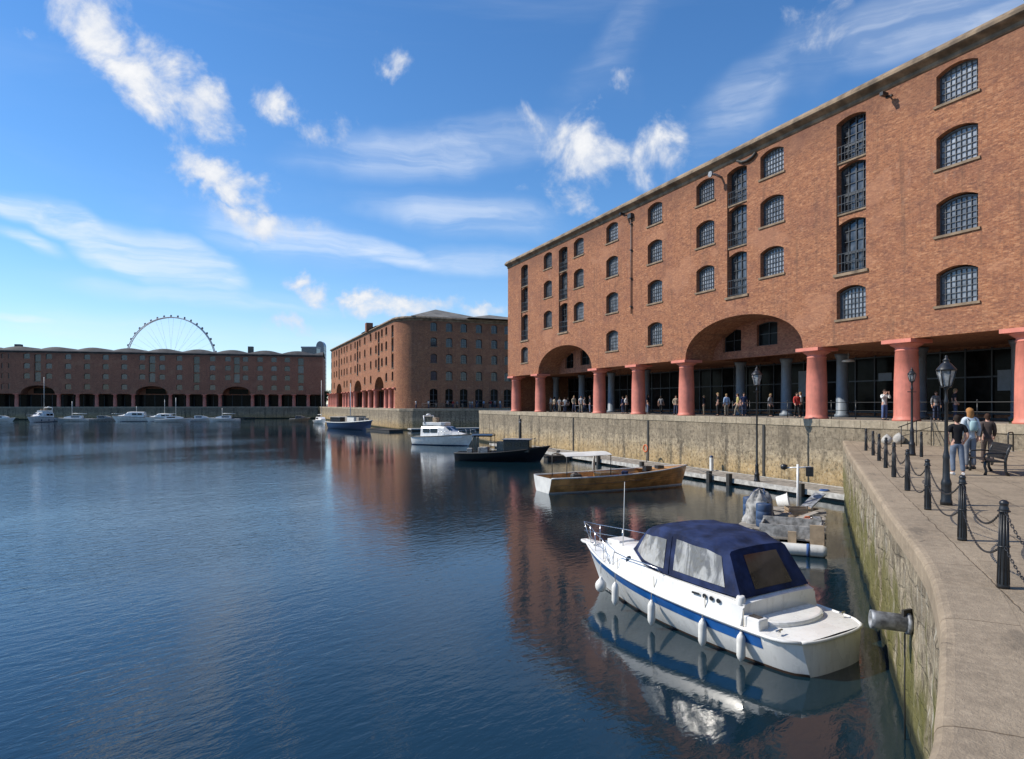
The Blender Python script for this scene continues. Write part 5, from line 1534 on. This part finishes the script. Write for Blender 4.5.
# ================================================================ quayside furniture
def bollard_meshes():
    b = MB()
    b.lathe([(.064, 0), (.064, .03), (.060, .05), (.041, .86), (.045, .87), (.050, .89), (.050, .915), (.042, .93), (.042, .955), (.048, .965), (.046, .985), (.027, 1.005), (0, 1.01)], 16)
    for k in range(10): a = 2*pi*k/10; b.tube([(.059*cos(a), .059*sin(a), .05), (.041*cos(a), .041*sin(a), .84)], .0075, 5)
    return lib('bollard', b, M['black'])
BP = [(26.6, 21.35), (24.4, 19.25), (22.3, 17.35), (20.0, 15.32), (17.70, 13.30), (15.25, 11.10), (12.86, 8.93), (10.45, 6.71), (8.18, 4.79), (6.55, 3.10)]
bme = bollard_meshes()
eye = MB()
for z in (.0,): eye.tube([(.058*cos(a), .058*sin(a), z) for a in [2*pi*i/16 for i in range(16)]], .009, 6, closed=True)
eye_me = lib('chain_ring', eye, M['black'])
ords = ['at the far corner of the near quay', 'second from the far corner of the near quay', 'third from the far corner of the near quay', 'fourth from the far corner of the near quay',
        'fifth from the far corner of the near quay', 'sixth from the far corner, left of the tall lamp post', 'just left of the big lamp post foot', 'just right of the big lamp post foot',
        'nearest the camera in view', 'out past the right edge of the picture']
for (x, y), o_ in zip(BP, ords):
    t = thing('bollard', 'black iron chain bollard ' + o_, 'bollard', (x, y, QN), R.uniform(0, 3), 'chain bollards along the near quay')
    t.rotation_euler = (R.uniform(-.012, .012), R.uniform(-.012, .012), R.uniform(0, 3))
    put('post', bme, t, (0, 0, 0)); put('chain_ring', eye_me, t, (0, 0, .88)); put('chain_ring', eye_me, t, (0, 0, .48))
def chain(a, b, sag, label):
    A_, B_ = Vector(a), Vector(b); L = (B_-A_).length
    n = int(L*1.03/.052); n += n % 2
    mb = MB()
    pts = [A_.lerp(B_, i/n) - Vector((0, 0, sag*4*(i/n)*(1-i/n))) for i in range(n+1)]
    for i in range(n):
        p, q = pts[i], pts[i+1]; c = (p+q)/2; d = (q-p).normalized()
        m = Matrix.Translation(c) @ d.to_track_quat('X', 'Z').to_matrix().to_4x4() @ Matrix.Rotation((i % 2)*pi/2 + .4, 4, 'X')
        ln, wd = .034, .0105
        loop = [(-ln+wd+wd*cos(a_) if False else (ln-wd)*sg + wd*cos(a_), wd*sin(a_), 0) for sg, rng in ((1, (-90, -30, 30, 90)), (-1, (90, 150, 210, 270))) for a_ in [radians(v) for v in rng]]
        mb.tube([tuple(m @ Vector(v)) for v in loop], .0046, 5, closed=True)
    o = mb.build('chain', M['black'], None, fix=False)
    return tag(o, label, 'chain', 'chains slung between the bollards')
where = ['first', 'second', 'third', 'fourth', 'fifth', 'sixth', 'seventh', 'eighth', 'ninth']
for i in range(len(BP)-1):
    a, b = Vector((*BP[i], QN)), Vector((*BP[i+1], QN)); d = (b-a).normalized()*.07
    for z, sg, nm in ((.88, .34, 'upper'), (.48, .30, 'lower')):
        chain(a+d+Vector((0, 0, z)), b-d+Vector((0, 0, z)), sg, f'{nm} sagging black chain of the {where[i]} bollard gap counted from the far corner')
o = thing('bollard', 'lone black bollard beside the small lamp post, set back from the chain', 'bollard', (25.4, 17.9, QN)); put('post', bme, o, (0, 0, 0))

def lamp_post(label, x, y, z, H, lw, slim=1.0, ladder=True):
    t = thing('lamp_post', label, 'lamp post', (x, y, z))
    hp = H - lw*1.95
    m = MB(); s = slim
    m.lathe([(.19*s, 0), (.19*s, .08), (.165*s, .12), (.155*s, .40), (.17*s, .44), (.15*s, .50), (.115*s, .56), (.10*s, .95), (.115*s, 1.0), (.095*s, 1.05), (.065*s, 1.15), (.052*s, hp-.35), (.07*s, hp-.33), (.07*s, hp-.28), (.048*s, hp-.22), (.045*s, hp-.06), (.08*s, hp-.03), (.08*s, hp)], 16)
    if ladder: m.tube([(-.26, 0, hp-.42), (.26, 0, hp-.42)], .018, 7)
    m.build('post', M['black'], t)
    w = lw/2
    g = MB()
    for k in range(6):
        a0, a1 = 2*pi*k/6, 2*pi*(k+1)/6
        g.quad((w*.55*cos(a0), w*.55*sin(a0), hp+.03), (w*.55*cos(a1), w*.55*sin(a1), hp+.03), (w*.97*cos(a1), w*.97*sin(a1), hp+lw*1.02), (w*.97*cos(a0), w*.97*sin(a0), hp+lw*1.02))
    g.build('lantern_glass', M['lamp_glass'], t, fix=False)
    f = MB()
    for k in range(6):
        a0 = 2*pi*k/6; a1 = 2*pi*(k+1)/6
        p = (w*.57*cos(a0), w*.57*sin(a0), hp+.02); q = (w*1.0*cos(a0), w*1.0*sin(a0), hp+lw*1.03)
        f.tube([p, q], .014*max(1, slim*.9), 5)
        f.tube([q, (w*cos(a1), w*sin(a1), hp+lw*1.03)], .016, 5)
    f.lathe([(w*.6, hp-.005), (w*.62, hp+.03)], 6)
    f.build('lantern_frame', M['black'], t)
    c = MB(); c.lathe([(w*1.12, hp+lw*1.03), (w*1.05, hp+lw*1.10), (w*.55, hp+lw*1.42), (w*.34, hp+lw*1.50), (w*.34, hp+lw*1.60), (w*.42, hp+lw*1.62), (w*.18, hp+lw*1.74), (.02, hp+lw*1.80), (.03, hp+lw*1.86), (.0, hp+lw*1.95)], 12)
    c.build('lantern_cap', M['black'], t)
    return t
lamp_post('black Victorian lamp post with glass lantern, the nearest, rising beside the person in dark top', 13.82, 9.2, QN, 3.12, .345, .6, False)
lamp_post('shorter black lamp post with small lantern in front of the red column', 25.82, 18.6, QN, 3.6, .30, .75, True)
lamp_post('tall thin black lamp post with ornate lantern standing on the pontoon by the raft', 30.25, 31.9, PON, 7.15, .62, .95, True)

def bench():
    t = thing('bench', 'dark slatted park bench with cast iron legs on the near quay', 'bench', (21.3, 12.95, QN), atan2(.72, .69))
    # local x along the bench, the sitter faces +y
    L = .85
    s = MB()
    for k in range(6): s.box(-L, L, -.22+.08*k, -.22+.08*k+.074, .425-.012*(5-k)*.4, .452-.012*(5-k)*.4)
    s.build('seat', M['black'], t, bevel=.005)
    b = MB()
    for k in range(6):
        z = .47+.076*k; y = -.25-.045*k*.6; b.box(-L, L, y-.024, y+.012, z, z+.0745)
    b.build('backrest', M['black'], t, bevel=.005)
    for x in (-L+.08, L-.08):
        e = MB(); e.tube([(x, .24, 0), (x, .21, .12), (x, .25, .28), (x, .22, .41)], [.045, .036, .038, .042], 8); e.tube([(x, -.34, 0), (x, -.27, .14), (x, -.26, .42), (x, -.32, .72), (x, -.40, .92)], [.045, .038, .04, .034, .03], 8)
        e.tube([(x, -.27, .41), (x, .22, .41)], .026, 8); e.build('leg', M['black'], t)
        e = MB(); e.tube([(x, .22, .41), (x, .27, .55), (x, .20, .64), (x, -.1, .66), (x, -.30, .64)], [.024, .022, .026, .024, .02], 8); e.build('armrest', M['black'], t)
bench()

def railing(label, x, y0, y1, z):
    t = thing('railing', label, 'railing', (x, y0, z))
    n = int(abs(y1-y0)/1.7); L = y1-y0
    for i in range(n+1):
        m = MB(); m.tube([(0, L*i/n, .0), (0, L*i/n, 1.08)], .028, 8); m.lathe([(.045, 1.08), (.05, 1.12), (.0, 1.17)], 8, (0, L*i/n, 0)); m.build('post', M['black'], t)
    m = MB()
    for zz in (.52, 1.02): m.tube([(0, L*k/20, zz) for k in range(21)], .018, 6)
    m.build('rail', M['black'], t)
railing('thin black railing along the granite quay between the red columns', 35.3, 41.5, 13.0, QA)
railing('thin black railing on the far quay in front of the round-cornered warehouse', 36.0, 128.95, 128.9, QA) if False else None
t = thing('railing', 'thin black railing on the far quay below the round-cornered warehouse', 'railing', (36.5, 129.3, QA))
m = MB()
for i in range(17): m.tube([(i*1.5, 0, 0), (i*1.5, 0, 1.05)], .04, 6)
m.build('post', M['black'], t); m = MB()
for zz in (.5, 1.0): m.tube([(0, 0, zz), (24, 0, zz)], .03, 6)
m.build('rail', M['black'], t)
# sloping handrail and steps at the back of the near quay, bike stands by the wall
t = thing('handrail', 'short sloping black handrail against the granite wall behind the bollards', 'handrail', (30.6, 22.6, QN))
for x_, z_ in ((0, 1.0), (1.1, 1.25), (2.2, 1.5)):
    m = MB(); m.tube([(x_, 0, 0), (x_, 0, z_)], .024, 7); m.build('post', M['black'], t)
m = MB(); m.tube([(-.2, 0, .96), (2.25, 0, 1.52)], .024, 7); m.tube([(0, 0, .5), (2.2, 0, .95)], .016, 7); m.build('rail', M['black'], t)
for i, (y, lab) in enumerate(((18.2, 'black hooped cycle stand nearer the steps'), (17.0, 'black hooped cycle stand in the middle of three'), (15.8, 'black hooped cycle stand farthest right by the wall'))):
    t = thing('cycle_stand', lab, 'cycle stand', (31.6, y, QN), .3, 'cycle stands by the granite wall')
    m = MB(); m.tube([(-.4, 0, 0), (-.4, 0, .72), (-.36, 0, .82), (-.28, 0, .86), (.28, 0, .86), (.36, 0, .82), (.4, 0, .72), (.4, 0, 0)], .03, 8); m.build('hoop', M['black'], t)
    m = MB()
    for x in (-.4, .4): m.lathe([(.08, 0), (.08, .012), (.0, .014)], 10, (x, 0, 0))
    m.build('base_plate', M['galv'], t)
def stones():
    for i, (px, py, s, lab) in enumerate(((887, 444.5, .42, 'pale rounded boulder left of two beside the bollards'), (898.8, 444.0, .46, 'pale rounded boulder right of two beside the bollards'))):
        x, y = at(px, py, QN); rr = []
        t = MB()
        for a in range(9):
            f = a/8; ring = []
            for j in range(16):
                q = 2*pi*j/16; r_ = sin(pi*min(.98, f*.86+.12))*(1+.22*noise.noise(Vector((cos(q)*1.3, sin(q)*1.3, f*2+i*7))))
                ring.append((x+s*.62*r_*cos(q), y+s*.62*r_*sin(q), QN-.02+s*1.35*f))
            rr.append(ring)
        t.loft(rr, closed=True, cap0=True, cap1=True)
        tag(t.build('boulder', M['concrete'], None), lab, 'boulder', 'boulders at the back of the near quay')
stones()
# shrub in a pot at the right edge
t = thing('potted_shrub', 'green shrub in a dark round pot against the wall at the right edge', 'potted plant', (28.3, 14.0, QN))
t.location = (*at_depth(1021, 31.5), QN)
m = MB(); m.lathe([(.0, 0), (.28, .0), (.36, .55), (.40, .56), (.40, .62), (.34, .62), (.33, .5), (0, .5)], 18); m.build('pot', M['black'], t)
m = MB(); rr = random.Random(5)
for _ in range(420):
    a, u, r_ = rr.uniform(0, 6.28), rr.uniform(-.3, 1), rr.uniform(.2, .5); p = Vector((cos(a)*r_*sqrt(1-u*u*.8), sin(a)*r_*sqrt(1-u*u*.8), .95+u*.55))
    e = Matrix.Rotation(rr.uniform(0, 6.3), 3, 'Z') @ Matrix.Rotation(rr.uniform(-1.2, 1.2), 3, 'X'); s = rr.uniform(.05, .10)
    m.quad(*[tuple(p + e @ Vector(v)) for v in ((-s, -s*.6, 0), (s, -s*.6, 0), (s, s*.6, 0), (-s, s*.6, 0))])
m.build('foliage', M['leaf'], t, fix=False)
m = MB()
for k in range(6): m.tube([(0, 0, .5), (cos(k)*.12, sin(k)*.12, .8), (cos(k)*.3, sin(k)*.3, 1.2)], [.02, .015, .006], 5)
m.build('stem', M['bark'], t)
# grey pipe jutting from the near wall
def outfall():
    p = Vector((8.99, 6.33, 1.80)); d = Vector((-.70, .71, .03)).normalized()
    p, d = Vector((9.75, 7.08, 1.80)), Vector((-.78, .62, .06)).normalized()
    t = thing('outfall_pipe', 'short grey metal pipe jutting from the mossy wall above the water', 'pipe', p)
    q = d.to_track_quat('Z', 'Y').to_matrix().to_4x4()
    m = MB(); m.lathe([(.135, -.3), (.135, .46), (.143, .48), (.143, .53), (.110, .54), (.105, .30), (.0, .29)], 22, m=q); m.build('barrel', M['galv'], t)
    m = MB(); m.lathe([(.165, -.02), (.165, .03), (.14, .04)], 22, m=q); m.build('flange', M['galv'], t)
    m = MB(); m.box(-.10, .10, -.02, .02, -.05, .22, Matrix.Translation(d*.02)); m.build('bracket', M['timber_dark'], t)
    m = MB(); m.tube([d*.05+Vector((0, 0, -.15)), d*.06+Vector((0.01, 0, -1.0)), d*.05+Vector((0, 0, -1.9))], .012, 7); m.build('stay_rod', M['timber_dark'], t)
outfall()
# folded parasol and cafe tables under the first arch
t = thing('folded_parasol', 'folded pale parasol leaning between the two farthest red columns', 'parasol', (35.6, 73.6, QA)); t.rotation_euler = (.22, 0, 0)
m = MB(); m.lathe([(.05, 1.0), (.26, 1.1), (.22, 1.9), (.14, 2.8), (.04, 3.35)], 10); m.build('canopy', M['white_cloth'], t); m = MB(); m.tube([(0, 0, 0), (0, 0, 3.45)], .04, 7); m.build('pole', M['timber'], t)
m = MB(); m.lathe([(.3, 0), (.3, .08), (.06, .12)], 14); m.build('base', M['concrete'], t)
tb = MB(); tb.lathe([(.38, .72), (.40, .74), (.38, .76)], 16)
for i, y in enumerate((66.0, 64.2, 62.4, 60.6, 59.0)):
    t = thing('cafe_table', 'small round cafe table under the far arch of the big warehouse', 'table', (34.9+(i % 2)*.8, y, QA), 0, 'cafe tables under the far arch')
    put('top', lib('top', tb, M['galv']), t, (0, 0, 0)); m = MB(); m.lathe([(.22, 0), (.20, .03), (.03, .05), (.03, .72)], 12); m.build('pedestal', M['black'], t)
# ================================================================ people
def skin_mesh(name, verts, edges, sub=2):
    me = bpy.data.meshes.new(name); me.from_pydata([v[0] for v in verts], edges, [])
    ob = bpy.data.objects.new('tmp_skin', me); COL.objects.link(ob)
    ob.modifiers.new('skin', 'SKIN')
    if not me.skin_vertices: return None
    for i, v in enumerate(verts):
        r = v[1] if isinstance(v[1], tuple) else (v[1], v[1])
        me.skin_vertices[0].data[i].radius = r
        me.skin_vertices[0].data[i].use_root = (i == 0)
    s = ob.modifiers.new('sub', 'SUBSURF'); s.levels = sub; s.render_levels = sub
    dg = bpy.context.evaluated_depsgraph_get()
    out = bpy.data.meshes.new_from_object(ob.evaluated_get(dg)); out.name = name
    bpy.data.objects.remove(ob); bpy.data.meshes.remove(me)
    for p in out.polygons: p.use_smooth = True
    return out

def pose(kind):
    J = dict(pel=(0,0,.94), sp=(0,.0,1.10), ch=(0,.0,1.30), nb=(0,-.01,1.46), nk=(0,.0,1.52), hb=(0,.015,1.585), hm=(0,.02,1.655), ht=(0,.01,1.725),
             shL=(-.17,-.01,1.42), shR=(.17,-.01,1.42), elL=(-.225,-.05,1.14), elR=(.225,-.05,1.14), wrL=(-.235,.04,.90), wrR=(.235,.04,.90),
             hiL=(-.085,0,.90), hiR=(.085,0,.90), knL=(-.095,.02,.50), knR=(.095,.02,.50), anL=(-.10,-.02,.09), anR=(.10,-.02,.09), toL=(-.115,.15,.035), toR=(.115,.15,.035))
    if kind == 'walk':
        J.update(knL=(-.09,.17,.52), anL=(-.095,.22,.12), toL=(-.10,.38,.07), knR=(.09,.02,.50), anR=(.095,-.24,.16), toR=(.10,-.14,.04),
                 elL=(-.22,-.16,1.16), wrL=(-.23,-.12,.92), elR=(.22,.06,1.14), wrR=(.22,.22,.96))
    elif kind == 'photo':
        J.update(elL=(-.24,.16,1.28), wrL=(-.10,.30,1.52), elR=(.24,.16,1.28), wrR=(.10,.30,1.52))
    elif kind == 'pocket':
        J.update(elL=(-.27,-.07,1.16), wrL=(-.20,.06,.98), elR=(.27,-.07,1.16), wrR=(.20,.06,.98), knL=(-.10,.05,.50), knR=(.12,.0,.5), anR=(.15,-.03,.09), toR=(.19,.13,.035))
    return J

BODY = {}
def body_parts(kind, long_hair, coat):
    key = (kind, long_hair, coat)
    if key in BODY: return BODY[key]
    J = pose(kind)
    def chain_(defs, edges):
        names = list(defs); return [(J[n] if n in J else defs[n][1], defs[n] if not isinstance(defs[n], list) else defs[n][0]) for n in names], [(names.index(a), names.index(b)) for a, b in edges]
    rad = dict(pel=(.14,.105), sp=(.125,.095), ch=(.15,.105), nb=(.075,.065), nk=.052, hb=(.066,.078), hm=(.076,.095), ht=(.055,.065), shL=.062, shR=.062, elL=.042, elR=.042, wrL=.030, wrR=.030,
               hiL=.092, hiR=.092, knL=.060, knR=.060, anL=.040, anR=.040, toL=.035, toR=.035)
    E_ = [('pel','sp'),('sp','ch'),('ch','nb'),('nb','nk'),('nk','hb'),('hb','hm'),('hm','ht'),('nb','shL'),('nb','shR'),('shL','elL'),('shR','elR'),('elL','wrL'),('elR','wrR'),
          ('pel','hiL'),('pel','hiR'),('hiL','knL'),('hiR','knR'),('knL','anL'),('knR','anR'),('anL','toL'),('anR','toR')]
    V_, EE = chain_(rad, E_)
    names = list(rad)
    body = skin_mesh('body', V_, EE)
    # hands with five fingers, nose and ears, welded into the same mesh
    hm = MB()
    for s, sd in (('L', -1), ('R', 1)):
        w = Vector(J['wr'+s]); e = Vector(J['el'+s]); d = (w-e).normalized(); side = Vector((0, 1, 0)); side = (side - d*side.dot(d)).normalized(); nrm = d.cross(side)
        hm.tube([w-d*.02, w+d*.03, w+d*.085], [.026, .036, .034], 8)
        for k in range(4):
            o_ = side*(.027-.018*k); ln = (.070, .080, .075, .058)[k]
            hm.tube([w+d*.075+o_, w+d*(.085+ln*.5)+o_*1.05-nrm*.008*sd, w+d*(.085+ln)+o_*1.05-nrm*.028*sd], [.010, .009, .007], 6)
        hm.tube([w+d*.02+side*.025, w+d*.055+side*.052, w+d*.09+side*.058], [.013, .011, .008], 6)
    h = Vector(J['hm'])
    hm.tube([h+Vector((0, .085, .005)), h+Vector((0, .108, -.022)), h+Vector((0, .088, -.034))], [.008, .016, .010], 6)
    for sd in (-1, 1): hm.lathe([(.0, -.012), (.026, -.004), (.020, .010), (0, .012)], 8, m=Matrix.Translation(h+Vector((sd*.076, -.005, -.01))) @ Matrix.Rotation(pi/2, 4, 'Y'))
    m2 = hm.mesh('extra'); bm = bmesh.new(); bm.from_mesh(body); bm.from_mesh(m2)
    bm.to_mesh(body); bm.free()
    for p in body.polygons: p.use_smooth = True
    def lerp(a, b, t): return tuple(Vector(J[a]).lerp(Vector(J[b]), t))
    J['slL'] = lerp('elL', 'wrL', .85 if coat else -.30); J['slR'] = lerp('elR', 'wrR', .85 if coat else -.30)
    if not coat: J['slL'] = lerp('shL', 'elL', .72); J['slR'] = lerp('shR', 'elR', .72)
    J['hem'] = (0, 0, .84 if coat else .90)
    g = .016
    sr = dict(sp=(.142,.115), hem=(.170,.130), pel0=(.158,.125), ch=(.172,.128), nb=(.095,.085), shL=.082, shR=.082)
    J['pel0'] = (0, 0, .97)
    es = [('sp','pel0'),('pel0','hem'),('sp','ch'),('ch','nb'),('nb','shL'),('nb','shR')]
    if coat:
        sr.update(elL=.066, elR=.066, slL=.050, slR=.050); es += [('shL','elL'),('shR','elR'),('elL','slL'),('elR','slR')]
    else:
        sr.update(slL=.064, slR=.064); es += [('shL','slL'),('shR','slR')]
    V_, EE = chain_(sr, es); shirt = skin_mesh('shirt', V_, EE)
    tr = dict(pel=(.155,.122), wst=(.148,.112), hiL=.108, hiR=.108, knL=.078, knR=.078, anL=.066, anR=.066); J['wst'] = (0, 0, 1.02)
    V_, EE = chain_(tr, [('pel','wst'),('pel','hiL'),('pel','hiR'),('hiL','knL'),('hiR','knR'),('knL','anL'),('knR','anR')]); trou = skin_mesh('trousers', V_, EE)
    sh = MB()
    for s in 'LR':
        a, t_ = Vector(J['an'+s]), Vector(J['to'+s]); d = (t_-a); d.z = 0; d.normalize()
        z0 = min(a.z-.085, t_.z-.03)
        sh.tube([a-d*.05+Vector((0,0,-.045)), a+d*.02+Vector((0,0,-.04)), a.lerp(t_, .6)+Vector((0,0,-.012)), t_+d*.05+Vector((0,0,-.006))], [.040, .048, .045, .030], 10)
    shoe = sh.mesh('shoes')
    ha = MB(); rings = []
    for i in range(9):
        f = i/8; ph = -.45+f*(pi/2+.45)
        ring = []
        for j in range(18):
            a = 2*pi*j/18; back = (1-sin(a))/2
            lo = ph if True else 0
            z = h.z + .02 + .098*sin(ph) - (0 if f > .3 else (1-f/.3)*(.02+.07*back - .09*(1-back)))
            r_ = cos(ph)
            ring.append((h.x+.088*r_*cos(a), h.y-.008+(.106*r_)*sin(a) - (0.0), z))
        rings.append(ring)
    ha.loft(rings, closed=True, cap1=True)
    if long_hair:
        ha.loft([[(h.x+w_*cos(a), h.y-.055+d_*sin(a), h.z+z) for a in [2*pi*j/14 for j in range(14)]] for w_, d_, z in ((.07,.05,.08), (.092,.062,.0), (.098,.06,-.10), (.085,.05,-.20), (.05,.03,-.25))], closed=True, cap0=True, cap1=True)
    hair = ha.mesh('hair')
    BODY[key] = (body, shirt, trou, shoe, hair)
    return BODY[key]

CLOTH = {}
def cloth(col, rough=.85):
    k = tuple(col)
    if k not in CLOTH: CLOTH[k] = P('cloth_%d' % len(CLOTH), col, rough, spec=.2, var=.2, vs=4, bump=.25, bs=25)
    return CLOTH[k]
SKIN = P('skin', (.50, .28, .20), .5, var=.06)

def person(label, loc, face, H, shirt, trousers, hair, kind='stand', long_hair=False, coat=False, shoes=(.05, .045, .04), group=None):
    """face: world direction the person looks along"""
    t = thing('person', label, 'person', loc, atan2(-face[0], face[1]), group)
    k = H/1.75; t.scale = (k, k, k)
    for nm, me, col in zip(('body', 'shirt', 'trousers', 'shoes', 'hair'), body_parts(kind, long_hair, coat), (None, shirt, trousers, shoes, hair)):
        o = link(nm, me, t)
        if not me.materials: me.materials.append(SKIN)
        o.material_slots[0].link = 'OBJECT'; o.material_slots[0].material = SKIN if col is None else cloth(col)
    return t
FWD = Vector((sin(YAW), cos(YAW))); RGT = Vector((cos(YAW), -sin(YAW)))
p1 = person('person in black T-shirt and blue jeans seen from behind the big lamp post', (19.95, 12.96, QN), FWD*.9+RGT*.3, 1.76, (.012,.012,.014), (.13,.16,.21), (.03,.02,.015), 'pocket', shoes=(.6,.58,.55))
p2 = person('person with blond hair and pale grey jacket walking away on the near quay', (*at_depth(969.8, 21.6), QN), FWD+RGT*.1, 1.96, (.46,.50,.53), (.20,.21,.23), (.36,.17,.06), 'stand', True, True)
p3 = person('person in dark brown clothes walking beside the bench', (*at_depth(987.5, 23.0), QN), FWD+RGT*.5, 1.76, (.06,.045,.04), (.10,.075,.065), (.05,.025,.015), 'walk', False, True)
b = thing('backpack', 'small pale teal backpack worn by the blond person', 'backpack', p2.location, p2.rotation_euler.z)
k = 1.96/1.75
m = MB(); rings = []
for z, w, d in ((1.10, .07, .04), (1.13, .10, .065), (1.22, .11, .075), (1.34, .10, .065), (1.40, .07, .04)): rings.append([(w*cos(a)*k, (-.195+d*sin(a))*k, z*k) for a in [2*pi*j/14 for j in range(14)]])
m.loft(rings, closed=True, cap0=True, cap1=True); m.build('bag', cloth((.30,.42,.43)), b)
m = MB()
for s in (-1, 1): m.tube([(s*.09*k, -.16*k, 1.40*k), (s*.11*k, -.02, 1.515*k), (s*.125*k, .115*k, 1.36*k), (s*.13*k, .05*k, 1.12*k), (s*.11*k, -.14*k, 1.06*k)], .014, 6)
m.build('strap', M['black'], b)

def on_quay(px, X): return (X, y_on_x(px, X), QA)
person('person in white top raising a camera at the granite quay railing', on_quay(884.5, 34.6), -FWD, 1.72, (.62,.62,.60), (.10,.14,.26), (.06,.04,.03), 'photo', False, True)
PAL = [('white', (.62,.61,.58)), ('pale blue', (.30,.40,.55)), ('dark', (.02,.02,.025)), ('grey', (.22,.22,.23)), ('red', (.42,.05,.04)), ('yellow', (.50,.42,.16)), ('navy', (.02,.03,.08)), ('beige', (.40,.33,.24))]
def crowd(px, X, colour, place, rr=random.Random(11), group=None, z=QA, pos=None):
    n, c = PAL[colour]
    pos = pos or on_quay(px, X)
    person(f'person in {n} top {place}', pos, (rr.uniform(-1, 1), rr.uniform(-1, 1)), rr.uniform(1.62, 1.82), c, rr.choice([(.05,.06,.10), (.02,.02,.02), (.12,.15,.22), (.2,.17,.13)]),
           rr.choice([(.03,.02,.015), (.10,.06,.03), (.30,.2,.1)]), rr.choice(['stand', 'walk', 'pocket']), rr.random() < .35, rr.random() < .5, group=group)
for px, X, c in ((551, 35.0, 0), (554.5, 36.2, 7), (559.5, 35.3, 3), (565, 34.9, 0), (568, 36.5, 2), (574, 35.6, 7), (581, 34.8, 0), (584.5, 36.4, 3), (590, 35.3, 2)):
    crowd(px, X, c, 'among the cafe tables under the far arch', group='people under the far arch')
for px, X, c, pl in ((623, 35.0, 6, 'in shade between the red columns right of the far arch'), (626.5, 35.2, 0, 'in shade between the red columns right of the far arch'), (648, 36.5, 2, 'left of the wide arch between two red columns'),
                     (661, 36.0, 3, 'left of the wide arch between two red columns'), (676, 34.9, 7, 'leaning close to the red column left of the wide arch'), (704, 36.8, 2, 'standing at the left side under the wide arch'),
                     (718, 35.3, 2, 'under the wide arch left of the pale blue one'), (726.5, 35.6, 1, 'under the wide arch left of the tall pontoon lamp'), (737.8, 34.7, 5, 'under the wide arch nearest the tall pontoon lamp'),
                     (744, 36.5, 6, 'under the wide arch behind the yellow top'), (770.5, 36.8, 3, 'in the shade right of the tall pontoon lamp'), (797, 35.0, 4, 'beside the red column at the right of the wide arch'),
                     (800.5, 36.2, 0, 'beside the red column at the right of the wide arch'), (936, 36.5, 3, 'under the arcade left of the big lamp post'), (955, 35.8, 2, 'under the arcade behind the big lamp post'), (603, 36.2, 0, 'in shade beside the red column right of the far arch')):
    crowd(px, X, c, pl, group='people along the arcade')
for i, (px, c) in enumerate(((416, 0), (418.5, 2), (425, 3), (428.5, 0), (436, 2), (447.5, 3), (453, 4), (457, 3), (462.5, 2), (470, 7), (474, 0), (477.5, 6), (484, 3), (486.5, 1), (491.5, 2), (495.5, 4), (499, 3), (503, 0), (507, 2))):
    d = 137.0 + (i*37 % 5)*.5; X, Y = at_depth(px, d)
    crowd(px, 0, c, 'in the strolling crowd below the round-cornered warehouse', group='strolling crowd on the far quay', pos=(X, max(Y, 129.9) if X > 38 else Y, QA))
# ================================================================ every separate piece its own part
def split_pieces(o):
    bm = bmesh.new(); bm.from_mesh(o.data); bm.verts.ensure_lookup_table()
    seen, isl = set(), []
    for v in bm.verts:
        if v.index in seen: continue
        st, grp = [v], set()
        while st:
            q = st.pop()
            if q.index in grp: continue
            grp.add(q.index)
            for e in q.link_edges:
                w_ = e.other_vert(q)
                if w_.index not in grp: st.append(w_)
        seen |= grp; isl.append(grp)
    if len(isl) < 2: bm.free(); return
    base = o.name.split('.')[0]
    meshes = []
    for g in isl:
        b2 = bm.copy(); b2.verts.ensure_lookup_table()
        bmesh.ops.delete(b2, geom=[v for v in b2.verts if v.index not in g], context='VERTS')
        me = bpy.data.meshes.new(base); b2.to_mesh(me); b2.free()
        for m_ in o.data.materials: me.materials.append(m_)
        meshes.append(me)
    bm.free()
    o.data = meshes[0]
    for me in meshes[1:]:
        c = o.copy(); c.data = me; COL.objects.link(c)
SPLIT = {'shop_poster', 'deck_box', 'end_wall', 'awning_pole', 'thwart', 'deck_crate', 'cabin_window', 'stern_fittings', 'fender_roll', 'guide_post', 'float', 'chain_groove',
         'roof_vent', 'base_plate', 'seat', 'vent', 'engine_box', 'canopy_frame', 'tube_float', 'bearers'}
for o in list(SC.objects):
    if o.type == 'MESH' and o.parent and o.name.split('.')[0] in SPLIT and not (o.name.split('.')[0] == 'seat' and o.parent.name.startswith('bench')): split_pieces(o)
